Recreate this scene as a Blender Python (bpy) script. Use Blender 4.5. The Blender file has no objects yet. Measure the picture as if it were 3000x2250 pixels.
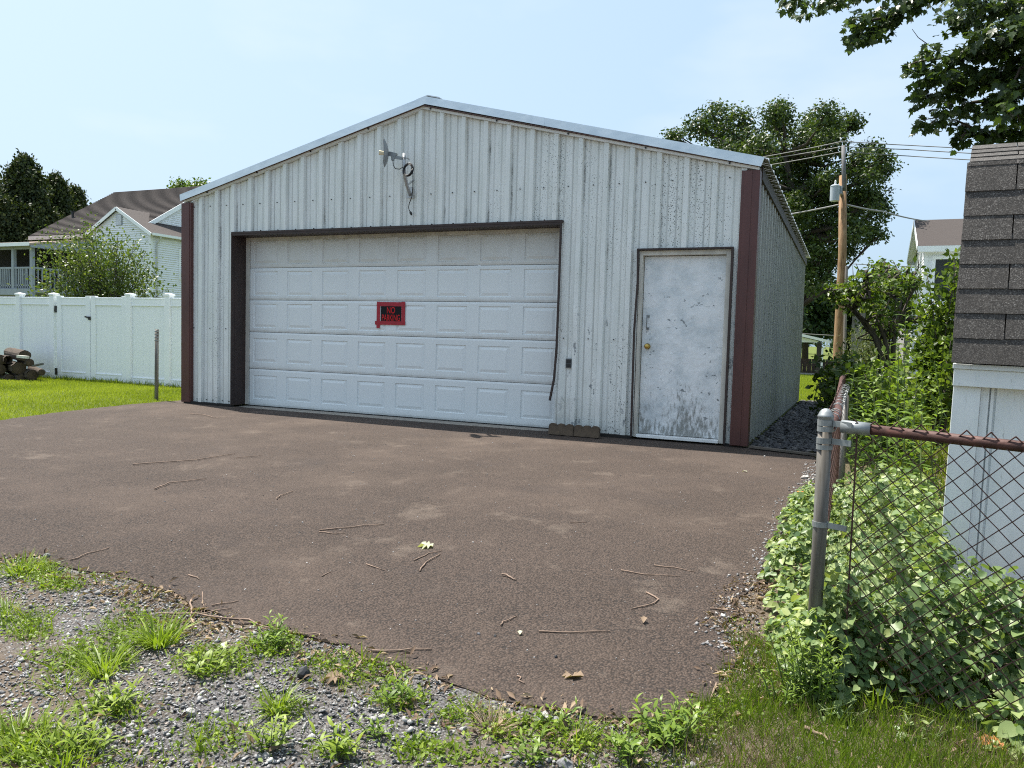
import bpy, bmesh, math, random
import numpy as np
from mathutils import Vector, Matrix

random.seed(7)
rng = np.random.default_rng(11)
scene = bpy.context.scene
COL = scene.collection

# ------------------------------------------------------------------ camera
F, CAM = 2252.57, np.array([8.7134, -8.5711, 1.1035])
YAW, PITCH, ROLL = .4097, .0618, .0278
fwd = np.array([-math.sin(YAW) * math.cos(PITCH), math.cos(YAW) * math.cos(PITCH), -math.sin(PITCH)])
rgt = np.array([math.cos(YAW), math.sin(YAW), 0.0])
upv = np.cross(rgt, fwd)
RX = rgt * math.cos(ROLL) + upv * math.sin(ROLL)
UX = np.cross(RX, fwd)
cd = bpy.data.cameras.new('camera')
cam = bpy.data.objects.new('camera', cd)
COL.objects.link(cam)
cd.sensor_width = 36
cd.lens = F / 3000 * 36
cd.clip_start = .05
cd.clip_end = 3000
cam.matrix_world = Matrix(((RX[0], UX[0], -fwd[0], CAM[0]), (RX[1], UX[1], -fwd[1], CAM[1]), (RX[2], UX[2], -fwd[2], CAM[2]), (0, 0, 0, 1)))
scene.camera = cam

# ------------------------------------------------------------------ sky, sun, exposure
TO_SUN = Vector((-.45, .10, 1.0)).normalized()
world = bpy.data.worlds.new('World')
scene.world = world
world.use_nodes = True
wn, wl = world.node_tree.nodes, world.node_tree.links
bg = wn['Background']
sky = wn.new('ShaderNodeTexSky')
sky.sky_type = 'NISHITA'
sky.sun_disc = False
sky.sun_elevation = math.asin(TO_SUN.z)
sky.sun_rotation = math.atan2(TO_SUN.x, TO_SUN.y)
sky.air_density, sky.dust_density, sky.ozone_density = 1.0, 5.0, .4
sky.altitude = 100
tc = wn.new('ShaderNodeTexCoord')
cmap = wn.new('ShaderNodeMapping')
cmap.inputs['Scale'].default_value = (1.0, 1.0, 2.6)
cno = wn.new('ShaderNodeTexNoise')
cno.inputs['Scale'].default_value = 2.3
cno.inputs['Detail'].default_value = 5
cno.inputs['Roughness'].default_value = .5
crp = wn.new('ShaderNodeValToRGB')
crp.color_ramp.elements[0].position, crp.color_ramp.elements[0].color = .50, (0, 0, 0, 1)
crp.color_ramp.elements[1].position, crp.color_ramp.elements[1].color = .78, (.55, .55, .55, 1)
cmx = wn.new('ShaderNodeMixRGB')
cmx.inputs['Color2'].default_value = (4.4, 4.75, 5.0, 1)     # thin high cloud
veil = wn.new('ShaderNodeMixRGB')                            # the summer haze that lies over the whole sky
veil.inputs['Fac'].default_value = .68
veil.inputs['Color2'].default_value = (2.72, 3.78, 4.85, 1)
wl.new(tc.outputs['Generated'], cmap.inputs['Vector'])
wl.new(cmap.outputs['Vector'], cno.inputs['Vector'])
wl.new(cno.outputs['Fac'], crp.inputs['Fac'])
wl.new(crp.outputs['Color'], cmx.inputs['Fac'])
wl.new(sky.outputs['Color'], veil.inputs['Color1'])
wl.new(veil.outputs['Color'], cmx.inputs['Color1'])
wl.new(cmx.outputs['Color'], bg.inputs['Color'])
bg.inputs['Strength'].default_value = .112
sd = bpy.data.lights.new('sun', 'SUN')
sd.energy, sd.angle, sd.color = 5.0, math.radians(.53), (1.0, .95, .86)
sun = bpy.data.objects.new('sun', sd)
COL.objects.link(sun)
sun.rotation_euler = (-TO_SUN).to_track_quat('-Z', 'Y').to_euler()
sun.location = (-8, 3, 20)
vs = scene.view_settings
vs.view_transform, vs.look, vs.gamma, vs.use_curve_mapping = 'Standard', 'None', 1.0, False
vs.exposure = 1.0
scene.cycles.max_bounces = 6
scene.cycles.transparent_max_bounces = 6
scene.cycles.use_denoising = False
scene.cycles.filter_width = 1.1
scene.cycles.sample_clamp_indirect = 6

# ------------------------------------------------------------------ picture rays -> places in the world (3000 x 2250 photo)
def ray(u, v): return fwd + RX * ((u - 1500) / F) - UX * ((v - 1125) / F)
def at(u, v, d): return CAM + ray(u, v) * d
def on_axis(u, v, ax, c):
    q = ray(u, v)
    return CAM + q * ((c - CAM[ax]) / q[ax])
def on_y(u, v, y): return on_axis(u, v, 1, y)
def on_x(u, v, x): return on_axis(u, v, 0, x)
def gz(x, y):
    y = np.asarray(y, float)
    return np.where(y < 0, -.03 + .028 * np.maximum(y, -9.5), -.03 - .0155 * np.minimum(y, 12))
def G(x, y): return float(gz(x, y))
def on_ground(u, v, dz=0.0):
    z = -.1
    for _ in range(25):
        p = on_axis(u, v, 2, z + dz)
        z = G(p[0], p[1])
    return p

# ------------------------------------------------------------------ mesh helpers
def link(o, parent=None):
    COL.objects.link(o)
    if parent is not None: o.parent = parent
    return o
def tag(o, label=None, cat=None, group=None, kind=None):
    if label: o['label'] = label
    if cat: o['category'] = cat
    if group: o['group'] = group
    if kind: o['kind'] = kind
    return o
def thing(name, label, cat, loc=(0, 0, 0), rot=(0, 0, 0), group=None):
    o = bpy.data.objects.new(name, None)
    o.empty_display_size = .2
    link(o)
    o.location, o.rotation_euler = loc, rot
    return tag(o, label, cat, group)

class MB:
    def __init__(s): s.v, s.f = [], []
    def add(s, vs_, fs):
        b = len(s.v)
        s.v += [tuple(map(float, p)) for p in vs_]
        s.f += [tuple(b + i for i in f) for f in fs]
        return s
    def box(s, a, b):
        x0, y0, z0 = a; x1, y1, z1 = b
        return s.add([(x0, y0, z0), (x1, y0, z0), (x1, y1, z0), (x0, y1, z0), (x0, y0, z1), (x1, y0, z1), (x1, y1, z1), (x0, y1, z1)],
                     [(0, 3, 2, 1), (4, 5, 6, 7), (0, 1, 5, 4), (1, 2, 6, 5), (2, 3, 7, 6), (3, 0, 4, 7)])
    def beam(s, p, q, w, h, up=(0, 0, 1)):
        p, q, up = np.array(p, float), np.array(q, float), np.array(up, float)
        d = q - p; d /= np.linalg.norm(d)
        r = np.cross(d, up); r /= np.linalg.norm(r)
        u = np.cross(r, d)
        r, u = r * w / 2, u * h / 2
        return s.add([p - r - u, p + r - u, p + r + u, p - r + u, q - r - u, q + r - u, q + r + u, q - r + u],
                     [(0, 3, 2, 1), (4, 5, 6, 7), (0, 1, 5, 4), (1, 2, 6, 5), (2, 3, 7, 6), (3, 0, 4, 7)])
    def tube(s, pts, rad, n=8, cap=True):
        pts = [np.array(p, float) for p in pts]
        m = len(pts)
        rad = [rad] * m if np.isscalar(rad) else list(rad)
        vs_, fs, ref = [], [], None
        for i in range(m):
            d = pts[min(i + 1, m - 1)] - pts[max(i - 1, 0)]
            d = d / (np.linalg.norm(d) + 1e-12)
            if ref is None: ref = np.array([1., 0, 0]) if abs(d[0]) < .8 else np.array([0, 1., 0])
            a = ref - d * (ref @ d); a /= np.linalg.norm(a) + 1e-12
            b = np.cross(d, a); ref = a
            for k in range(n):
                t = 2 * math.pi * k / n
                vs_.append(pts[i] + (a * math.cos(t) + b * math.sin(t)) * rad[i])
        for i in range(m - 1):
            for k in range(n):
                k2 = (k + 1) % n
                fs.append((i * n + k, i * n + k2, (i + 1) * n + k2, (i + 1) * n + k))
        if cap:
            fs.append(tuple(reversed(range(n)))); fs.append(tuple((m - 1) * n + k for k in range(n)))
        return s.add(vs_, fs)
    def lathe(s, prof, n=16, c=(0, 0, 0)):
        vs_, fs, m = [], [], len(prof)
        for r, z in prof:
            for k in range(n):
                t = 2 * math.pi * k / n
                vs_.append((c[0] + r * math.cos(t), c[1] + r * math.sin(t), c[2] + z))
        for i in range(m - 1):
            for k in range(n):
                k2 = (k + 1) % n
                fs.append((i * n + k, i * n + k2, (i + 1) * n + k2, (i + 1) * n + k))
        fs.append(tuple(reversed(range(n)))); fs.append(tuple((m - 1) * n + k for k in range(n)))
        return s.add(vs_, fs)
    def prism(s, poly, ax, a, b):
        # poly: 2D points in the two other axes, extruded along axis ax from a to b
        n = len(poly)
        def mk(p, t):
            q = list(p); q.insert(ax, t); return q
        vs_ = [mk(p, a) for p in poly] + [mk(p, b) for p in poly]
        return s.add(vs_, [tuple(reversed(range(n))), tuple(range(n, 2 * n))] + [(i, (i + 1) % n, n + (i + 1) % n, n + i) for i in range(n)])
    def mesh(s, name, smooth=False):
        me = bpy.data.meshes.new(name)
        me.from_pydata(s.v, [], s.f)
        me.validate(clean_customdata=False)
        bm = bmesh.new(); bm.from_mesh(me)
        bmesh.ops.recalc_face_normals(bm, faces=bm.faces)
        bm.to_mesh(me); bm.free()
        if smooth: me.polygons.foreach_set('use_smooth', [True] * len(me.polygons))
        return me
    def build(s, name, m, parent=None, smooth=False, bevel=0, kind=None, label=None, cat=None, group=None):
        me = s.mesh(name, smooth)
        o = link(bpy.data.objects.new(name, me), parent)
        me.materials.append(m)
        if bevel:
            b = o.modifiers.new('bevel', 'BEVEL'); b.width = bevel; b.segments = 2; b.limit_method = 'ANGLE'; b.angle_limit = math.radians(40)
        return tag(o, label, cat, group, kind)

def put(name, me, parent=None, loc=(0, 0, 0), rot=(0, 0, 0), **k):
    o = link(bpy.data.objects.new(name, me), parent)
    o.location, o.rotation_euler = loc, rot
    return tag(o, k.get('label'), k.get('cat'), k.get('group'), k.get('kind'))

def fast_mesh(name, verts, faces, m, tint=None, smooth=False):
    """verts (N,3), faces (M,k) of one size k."""
    me = bpy.data.meshes.new(name)
    M, k = faces.shape
    me.vertices.add(len(verts)); me.vertices.foreach_set('co', verts.astype(np.float32).ravel())
    me.loops.add(M * k); me.loops.foreach_set('vertex_index', faces.astype(np.int32).ravel())
    me.polygons.add(M); me.polygons.foreach_set('loop_start', np.arange(0, M * k, k, dtype=np.int32))
    me.update(calc_edges=True)
    if smooth: me.polygons.foreach_set('use_smooth', np.ones(M, bool))
    if tint is not None:
        a = me.attributes.new('tint', 'FLOAT', 'FACE'); a.data.foreach_set('value', tint.astype(np.float32))
    me.materials.append(m)
    return me

def unit(a): return a / (np.linalg.norm(a, axis=-1, keepdims=True) + 1e-9)

# leaf outlines: points (x across, y along, z fold); triangles
def fan(pts):
    return np.array(pts, float), np.array([(0, i, i + 1) for i in range(1, len(pts) - 1)] + [(0, len(pts) - 1, 1)])
RHOMB = (np.array([(0, 0, 0), (.32, .45, .10), (0, 1, 0), (-.32, .45, .10)], float), np.array([(0, 1, 2), (0, 2, 3)]))
LANCE = (np.array([(0, 0, 0), (.10, .3, .03), (.09, .6, .02), (0, 1, -.12), (-.09, .6, .02), (-.10, .3, .03)], float), np.array([(0, 1, 5), (1, 2, 5), (2, 4, 5), (2, 3, 4)]))
HEART = fan([(0, .42, -.04), (0, 0, 0), (.22, -.06, .05), (.40, .15, .08), (.40, .42, .07), (.24, .74, .03), (0, 1, -.08), (-.24, .74, .03), (-.40, .42, .07), (-.40, .15, .08), (-.22, -.06, .05)])
def _maple():
    p = [(0, .35, 0), (0, 0, 0), (.28, .02, .04), (.20, .16, .03), (.52, .22, -.02), (.36, .36, .05), (.56, .62, -.08), (.28, .56, .05), (.22, .76, .02), (0, 1.05, -.12),
         (-.22, .76, .02), (-.28, .56, .05), (-.56, .62, -.08), (-.36, .36, .05), (-.52, .22, -.02), (-.20, .16, .03), (-.28, .02, .04)]
    return fan(p)
MAPLE = _maple()
BLADE = (np.array([(-.035, 0, 0), (.035, 0, 0), (.02, .55, .06), (-.02, .55, .06), (0, 1, .26)], float), np.array([(0, 1, 2), (0, 2, 3), (3, 2, 4)]))

def leaves(name, P, N, D, S, shape, m, tint=None, parent=None, kind=None, **k):
    """a leaf at each P, normal N, long axis about D, size S."""
    P, N, D = np.asarray(P, float), unit(np.asarray(N, float)), np.asarray(D, float)
    T = unit(np.cross(D, N)); D = unit(np.cross(N, T))
    base, tri = shape
    S = np.broadcast_to(np.asarray(S, float), (len(P),))[:, None, None]
    V = P[:, None, :] + S * (base[None, :, 0:1] * T[:, None] + base[None, :, 1:2] * D[:, None] + base[None, :, 2:3] * N[:, None])
    nb = len(base)
    FA = (np.arange(len(P))[:, None, None] * nb + tri[None]).reshape(-1, 3)
    if tint is None: tint = rng.random(len(P))
    me = fast_mesh(name, V.reshape(-1, 3), FA, m, np.repeat(tint, len(tri)))
    return put(name, me, parent, kind=kind, **k)

def rand_dir(n):
    return unit(rng.normal(size=(n, 3)))

# ------------------------------------------------------------------ materials
class NT:
    """small node-graph helper"""
    def __init__(s, name):
        s.m = bpy.data.materials.new(name); s.m.use_nodes = True
        s.t = s.m.node_tree; s.n = s.t.nodes; s.l = s.t.links
        s.p = s.n['Principled BSDF']; s.out = s.n['Material Output']
        s._c = None
    def co(s, scale=(1, 1, 1)):
        if s._c is None: s._c = s.n.new('ShaderNodeTexCoord')
        mp = s.n.new('ShaderNodeMapping'); mp.inputs['Scale'].default_value = scale
        s.l.new(s._c.outputs['Object'], mp.inputs['Vector'])
        return mp.outputs['Vector']
    def noise(s, scale, detail=4, rough=.55, vec=None, stretch=(1, 1, 1)):
        t = s.n.new('ShaderNodeTexNoise')
        t.inputs['Scale'].default_value = scale; t.inputs['Detail'].default_value = detail; t.inputs['Roughness'].default_value = rough
        s.l.new(vec if vec is not None else s.co(stretch), t.inputs['Vector'])
        return t.outputs['Fac']
    def voro(s, scale, out='Distance', stretch=(1, 1, 1), feature='F1', rand=1.0):
        t = s.n.new('ShaderNodeTexVoronoi'); t.feature = feature
        t.inputs['Scale'].default_value = scale; t.inputs['Randomness'].default_value = rand
        s.l.new(s.co(stretch), t.inputs['Vector'])
        return t.outputs[out]
    def ramp(s, fac, stops):
        r = s.n.new('ShaderNodeValToRGB')
        e = r.color_ramp.elements
        while len(e) < len(stops): e.new(.5)
        for el, (p, c) in zip(e, stops):
            el.position = p
            el.color = (*c, 1) if not np.isscalar(c) else (c, c, c, 1)
        s.l.new(fac, r.inputs['Fac'])
        return r.outputs['Color']
    def mix(s, fac, a, b, mode='MIX'):
        x = s.n.new('ShaderNodeMixRGB'); x.blend_type = mode
        for sock, val in (('Fac', fac), ('Color1', a), ('Color2', b)):
            if isinstance(val, (int, float)): x.inputs[sock].default_value = val if sock == 'Fac' else (val, val, val, 1)
            elif isinstance(val, tuple): x.inputs[sock].default_value = (*val, 1)
            else: s.l.new(val, x.inputs[sock])
        return x.outputs['Color']
    def math(s, op, a, b=0.0):
        x = s.n.new('ShaderNodeMath'); x.operation = op
        for i, val in enumerate((a, b)):
            if isinstance(val, (int, float)): x.inputs[i].default_value = val
            else: s.l.new(val, x.inputs[i])
        return x.outputs[0]
    def attr(s, name):
        a = s.n.new('ShaderNodeAttribute'); a.attribute_name = name
        return a.outputs['Fac']
    def sep(s, stretch=(1, 1, 1)):
        x = s.n.new('ShaderNodeSeparateXYZ'); s.l.new(s.co(stretch), x.inputs[0])
        return x.outputs
    def maprange(s, v, a, b, c=0.0, d=1.0):
        x = s.n.new('ShaderNodeMapRange'); x.clamp = True
        s.l.new(v, x.inputs['Value'])
        for k, val in zip(('From Min', 'From Max', 'To Min', 'To Max'), (a, b, c, d)): x.inputs[k].default_value = val
        return x.outputs['Result']
    def rand(s):
        o = s.n.new('ShaderNodeObjectInfo'); return o.outputs['Random']
    def col(s, c):
        if isinstance(c, tuple): s.p.inputs['Base Color'].default_value = (*c, 1)
        else: s.l.new(c, s.p.inputs['Base Color'])
        return s
    def rough(s, r):
        if isinstance(r, (int, float)): s.p.inputs['Roughness'].default_value = r
        else: s.l.new(r, s.p.inputs['Roughness'])
        return s
    def metal(s, v): s.p.inputs['Metallic'].default_value = v; return s
    def spec(s, v): s.p.inputs['Specular IOR Level'].default_value = v; return s
    def bump(s, h, strength=.3, dist=.01):
        b = s.n.new('ShaderNodeBump'); b.inputs['Strength'].default_value = strength; b.inputs['Distance'].default_value = dist
        s.l.new(h, b.inputs['Height']); s.l.new(b.outputs['Normal'], s.p.inputs['Normal'])
        return s

def plain(name, c, rough=.6, metal=0.0, var=.18, scale=6, stretch=(1, 1, 1), bump=0.0, bscale=40, spec=.5):
    t = NT(name)
    n = t.noise(scale, 6, .6, stretch=stretch)
    dark = tuple(x * (1 - var) for x in c); light = tuple(min(1, x * (1 + var)) for x in c)
    t.col(t.ramp(n, [(.3, dark), (.7, light)])).rough(rough).metal(metal).spec(spec)
    if bump: t.bump(t.noise(bscale, 4, stretch=stretch), bump, .006)
    return t.m

def leaf_mat(name, dark, mid, light, trans=.30, rough=.42):
    t = NT(name)
    c = t.ramp(t.attr('tint'), [(0, dark), (.5, mid), (1, light)])
    t.col(c).rough(rough).spec(.28)
    tr = t.n.new('ShaderNodeBsdfTranslucent')
    t.l.new(t.mix(1.0, c, (1.5, 1.6, .55), 'MULTIPLY'), tr.inputs['Color'])
    mx = t.n.new('ShaderNodeMixShader'); mx.inputs[0].default_value = trans
    t.l.new(t.p.outputs[0], mx.inputs[1]); t.l.new(tr.outputs[0], mx.inputs[2]); t.l.new(mx.outputs[0], t.out.inputs['Surface'])
    return t.m

# white ribbed steel with mildew, scratches, streaks and the right wall's painted shade
def steel_wall():
    t = NT('ribbed_steel')
    x = t.sep()
    dens = t.noise(.9, 3, .6, stretch=(1, 1, .35))
    band = t.noise(3.2, 2, .5, stretch=(1.5, 1.5, .12))
    gx = t.math('ADD', t.maprange(x['X'], 4.0, 5.9, -.03, .22), t.maprange(x['X'], .7, .3, 0, .20))
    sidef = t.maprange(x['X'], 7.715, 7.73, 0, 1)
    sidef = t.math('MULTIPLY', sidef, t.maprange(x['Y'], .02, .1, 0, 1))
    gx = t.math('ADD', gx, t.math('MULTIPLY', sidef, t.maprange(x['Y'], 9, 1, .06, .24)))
    d = t.math('ADD', t.math('ADD', t.math('MULTIPLY', dens, .8), t.math('MULTIPLY', band, .55)), gx)
    d = t.maprange(d, .62, 1.02, 0, 1)
    v = t.voro(62, 'Distance'); r1 = t.voro(62, 'Color')
    sz = t.math('MULTIPLY', t.maprange(r1, 0, 1, 0, .42), t.math('MULTIPLY', d, 1.15))
    s1 = t.math('LESS_THAN', v, sz)
    v2 = t.voro(21, 'Distance'); r2 = t.voro(21, 'Color')
    s2 = t.math('LESS_THAN', v2, t.math('MULTIPLY', t.maprange(r2, .55, 1, 0, .2), t.math('MULTIPLY', d, 1.1)))
    spot = t.math('MAXIMUM', s1, s2)
    # black mildew streaks that also paint the ribs' shaded right side, grey dirt lines in the shallow grooves
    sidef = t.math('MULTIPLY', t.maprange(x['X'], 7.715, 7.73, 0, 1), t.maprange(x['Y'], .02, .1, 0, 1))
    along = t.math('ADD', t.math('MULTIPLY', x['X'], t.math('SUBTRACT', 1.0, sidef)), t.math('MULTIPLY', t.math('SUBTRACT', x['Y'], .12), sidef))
    ribx = t.math('FRACT', t.math('ADD', t.math('DIVIDE', along, .3048), .5))
    fold = t.math('ABSOLUTE', t.math('SUBTRACT', t.math('ABSOLUTE', t.math('SUBTRACT', ribx, .5)), .3333))
    groove = t.math('MULTIPLY', t.maprange(fold, .012, .034, 1, 0), t.maprange(t.noise(2.2, 4, .6, stretch=(3, 3, .25)), .35, .62, .25, .95))
    foot = t.math('ABSOLUTE', t.math('SUBTRACT', t.math('ABSOLUTE', t.math('SUBTRACT', ribx, .5)), .135))
    groove = t.math('MAXIMUM', groove, t.math('MULTIPLY', t.maprange(foot, .004, .022, 1, 0), .55))
    rib = t.math('SUBTRACT', 1.0, t.maprange(t.math('ABSOLUTE', t.math('SUBTRACT', ribx, .650)), .012, .055, 0, 1))
    stre = t.maprange(t.noise(3.1, 5, .7, stretch=(1, 1, .35)), .47, .60, 0, 1)
    stre = t.math('MULTIPLY', t.math('MULTIPLY', stre, rib), t.maprange(t.noise(75, 3, .6), .36, .50, 0, 1))
    # grime and chalky fading
    fade = t.noise(5, 6, .65, stretch=(2, 2, .25))
    base = t.ramp(fade, [(.3, (.66, .69, .66)), (.6, (.78, .80, .78)), (.8, (.70, .72, .69))])
    low = t.math('MULTIPLY', t.maprange(x['Z'], .45, 0, 0, .5), t.noise(9, 5))
    base = t.mix(low, base, (.40, .38, .32))
    # dark scratches on the lower part right of the big door
    zone = t.math('MULTIPLY', t.maprange(x['X'], 5.5, 5.8, 0, 1), t.maprange(x['Z'], 1.55, 1.2, 0, 1))
    zone = t.math('MULTIPLY', zone, t.maprange(x['Y'], .3, .2, 0, 1))
    scr = t.maprange(t.noise(7, 2, .5, stretch=(1.5, 1, .7)), .635, .66, 0, 1)
    scr = t.math('MULTIPLY', t.math('MULTIPLY', scr, zone), t.maprange(t.noise(40, 3), .42, .52, 0, 1))
    base = t.mix(t.math('MULTIPLY', groove, .62), base, (.24, .245, .23))
    c = t.mix(t.math('MULTIPLY', spot, .86), base, (.035, .042, .035))
    stre = t.math('MULTIPLY', stre, t.maprange(t.noise(.75, 2, .5, stretch=(1, 1, .45)), .44, .56, 0, 1))
    c = t.mix(t.math('MULTIPLY', stre, .85), c, (.05, .05, .04))
    c = t.mix(t.math('MULTIPLY', scr, .75), c, (.13, .15, .17))
    side_shade = t.math('MULTIPLY', sidef, t.maprange(groove, 0, .9, .66, .80))  # right wall's shade painted in as a dark mix over mildewed steel
    c = t.mix(side_shade, c, t.ramp(t.noise(4, 6, .7, stretch=(1, 3, .12)), [(.3, (.088, .090, .076)), (.7, (.20, .205, .18))]))
    t.col(c).rough(.42).spec(.4).bump(t.noise(7, 3, .5, stretch=(1, 1, .6)), .18, .02)
    return t.m
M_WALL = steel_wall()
M_SIDE = None
M_TRIM = plain('brown_trim', (.088, .030, .026), .42, 0, .25, 5, (1, 1, .3), .08, 12)
M_DTRIM = plain('dark_brown_trim', (.036, .021, .018), .6, 0, .3, 9, (1, 1, .4), .1, 20)
M_GALV = NT('galvanised_steel')
_n = M_GALV.noise(3.5, 5, .6, stretch=(1.5, 1, 3))
M_GALV.col(M_GALV.ramp(_n, [(.3, (.56, .62, .66)), (.7, (.76, .82, .86))])).rough(M_GALV.maprange(_n, .3, .7, .30, .42)).metal(.6).bump(M_GALV.noise(5, 3), .12, .02)
M_GALV = M_GALV.m
M_WHITE = plain('white_enamel', (.80, .81, .80), .4, 0, .06, 4)
M_JAMB = plain('weathered_white_paint', (.58, .56, .50), .6, 0, .25, 7, (1, 1, .25), .1, 30)
M_ROOF = plain('roof_steel', (.45, .47, .48), .4, .5, .15, 3)
M_BLACK = plain('black_plastic', (.012, .012, .014), .45, 0, .2)
M_SOIL = plain('dark_gap', (.02, .018, .016), .95, 0, .3, 20)
M_CONC = plain('old_concrete', (.30, .27, .23), .9, 0, .25, 14, (1, 1, 1), .3, 60)

def door_white(name='garage_door_white', joint=False, dull=0.0):
    t = NT(name)
    n = t.noise(1.5, 5, .6, stretch=(1, 1, .6))
    c = t.ramp(n, [(.3, (.75, .785, .79)), (.7, (.80, .83, .83))])
    x = t.sep()
    if joint:
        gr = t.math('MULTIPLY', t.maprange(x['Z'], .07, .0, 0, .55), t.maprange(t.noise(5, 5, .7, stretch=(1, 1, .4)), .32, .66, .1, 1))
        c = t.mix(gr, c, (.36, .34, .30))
        scu = t.math('MULTIPLY', t.maprange(t.noise(2.2, 3, .6, stretch=(1, 1, 2)), .60, .70, 0, 1), t.maprange(t.noise(28, 4, .7, stretch=(.6, 1, 2)), .5, .64, 0, .4))
        c = t.mix(scu, c, (.38, .39, .40))
    if dull:
        c = t.mix(t.math('MULTIPLY', t.maprange(t.noise(3.5, 5, .7, stretch=(1, 1, .3)), .3, .7, .35, 1), dull), c, (.50, .47, .41))
    sp = t.math('LESS_THAN', t.voro(9, 'Distance'), t.maprange(t.voro(9, 'Color'), .93, 1, 0, .09))
    c = t.mix(t.math('MULTIPLY', sp, .6), c, (.2, .2, .2))
    t.col(c).rough(.38).spec(.4)
    return t.m
M_GDOOR = door_white()
M_GSEC = door_white('garage_door_section', True)
M_GTOP = door_white('garage_door_top', False, .55)  # top row's dull tan: grime and the header's shade painted together

def entry_white():
    t = NT('entry_door_paint')
    x = t.sep()
    cl = t.noise(4.5, 6, .65)
    c = t.ramp(cl, [(.28, (.50, .55, .58)), (.42, (.66, .70, .72)), (.58, (.80, .82, .83))])
    v = t.noise(30, 6, .75, stretch=(1, 1, .3))
    lowz = t.maprange(x['Z'], 1.0, .05, .0, .30)
    edge = t.maprange(t.noise(2.6, 3), .35, .7, -.05, .12)
    g = t.maprange(t.math('ADD', t.math('ADD', v, lowz), edge), .74, .90, 0, .9)
    c = t.mix(g, c, (.22, .225, .21))
    chip = t.maprange(t.noise(13, 4, .6, stretch=(1, 1, 1.3)), .635, .655, 0, 1)
    chip = t.math('MULTIPLY', chip, t.maprange(t.noise(2.2, 2), .46, .52, 0, 1))
    c = t.mix(t.math('MULTIPLY', chip, .85), c, (.16, .18, .19))
    t.col(c).rough(.40).spec(.5).bump(t.math('ADD', t.noise(5, 3), t.math('MULTIPLY', t.noise(16, 2), .35)), .45, .03)
    return t.m
M_ENTRY = entry_white()

def asphalt():
    t = NT('asphalt')
    v = t.voro(105, 'Distance'); vc = t.voro(105, 'Color')
    big = t.noise(.8, 5, .6)
    fine = t.noise(260, 3, .7)
    mid = t.noise(6, 6, .7)
    base = t.ramp(big, [(.3, (.040, .029, .023)), (.7, (.062, .045, .037))])
    base = t.mix(t.maprange(vc, .2, 1, 0, .75), base, (.122, .092, .076))
    hole = t.maprange(v, .46, .70, 0, 1)
    base = t.mix(t.math('MULTIPLY', hole, .85), base, (.022, .019, .018))
    base = t.mix(t.maprange(fine, .60, .75, 0, .5), base, (.21, .175, .15))
    base = t.mix(t.maprange(mid, .62, .80, 0, .5), base, (.20, .165, .135))
    base = t.mix(t.maprange(t.noise(2.2, 4, .65), .60, .76, 0, .5), base, (.185, .152, .125))
    base = t.mix(t.maprange(t.noise(1.3, 5, .65), .56, .76, 0, .6), base, (.045, .037, .035))
    base = t.mix(t.maprange(t.noise(.55, 6, .7), .50, .68, 0, .40), base, (.118, .089, .072))
    tan_mix = t.math('MULTIPLY', t.maprange(t.sep()['Y'], -5.2, -1.2, 0, .24), t.maprange(t.noise(1.1, 6, .7), .32, .66, .25, 1))  # lighter tan towards the garage, broken up by noise
    base = t.mix(tan_mix, base, (.150, .116, .094))
    t.col(base).rough(.85).spec(.2)
    h = t.math('ADD', t.math('ADD', t.math('MULTIPLY', v, -1.0), t.math('MULTIPLY', fine, .5)), t.math('MULTIPLY', t.voro(45, 'Distance'), -.3))
    t.bump(h, .75, .010)
    return t.m
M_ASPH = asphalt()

def soil():
    t = NT('soil_and_grit')
    n = t.noise(5, 7, .7); f = t.noise(90, 4, .7)
    c = t.ramp(n, [(.3, (.085, .062, .042)), (.5, (.15, .115, .085)), (.7, (.10, .085, .055))])
    c = t.mix(t.maprange(f, .5, .7, 0, .6), c, (.24, .20, .16))
    lawn = t.math('MAXIMUM', t.maprange(t.sep()['Y'], -1.5, 3.0, 0, 1), t.maprange(t.sep()['X'], 3.2, 1.6, 0, 1))
    gr = t.ramp(t.noise(60, 3, .7), [(.3, (.075, .095, .022)), (.7, (.13, .16, .045))])
    gr = t.mix(t.maprange(t.noise(.6, 4), .5, .75, 0, .5), gr, (.13, .16, .03))
    c = t.mix(lawn, c, gr)
    ver = t.math('MULTIPLY', t.math('MULTIPLY', t.maprange(t.sep()['Y'], -4.3, -4.8, 0, 1), t.maprange(t.sep()['X'], 8.5, 8.0, .15, 1)), t.maprange(t.noise(2.3, 4), .38, .58, .2, .9))
    pv = t.voro(120, 'Color')
    peb = t.ramp(pv, [(0, (.07, .07, .078)), (.6, (.17, .17, .18)), (1, (.30, .29, .28))])
    peb = t.mix(t.maprange(t.voro(120, 'Distance'), .45, .7, 0, .85), peb, (.05, .045, .04))
    c = t.mix(ver, c, peb)
    t.col(c).rough(.95).spec(.1).bump(t.math('ADD', t.noise(30, 5), f), .8, .02)
    return t.m
M_GROUND = soil()

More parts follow.
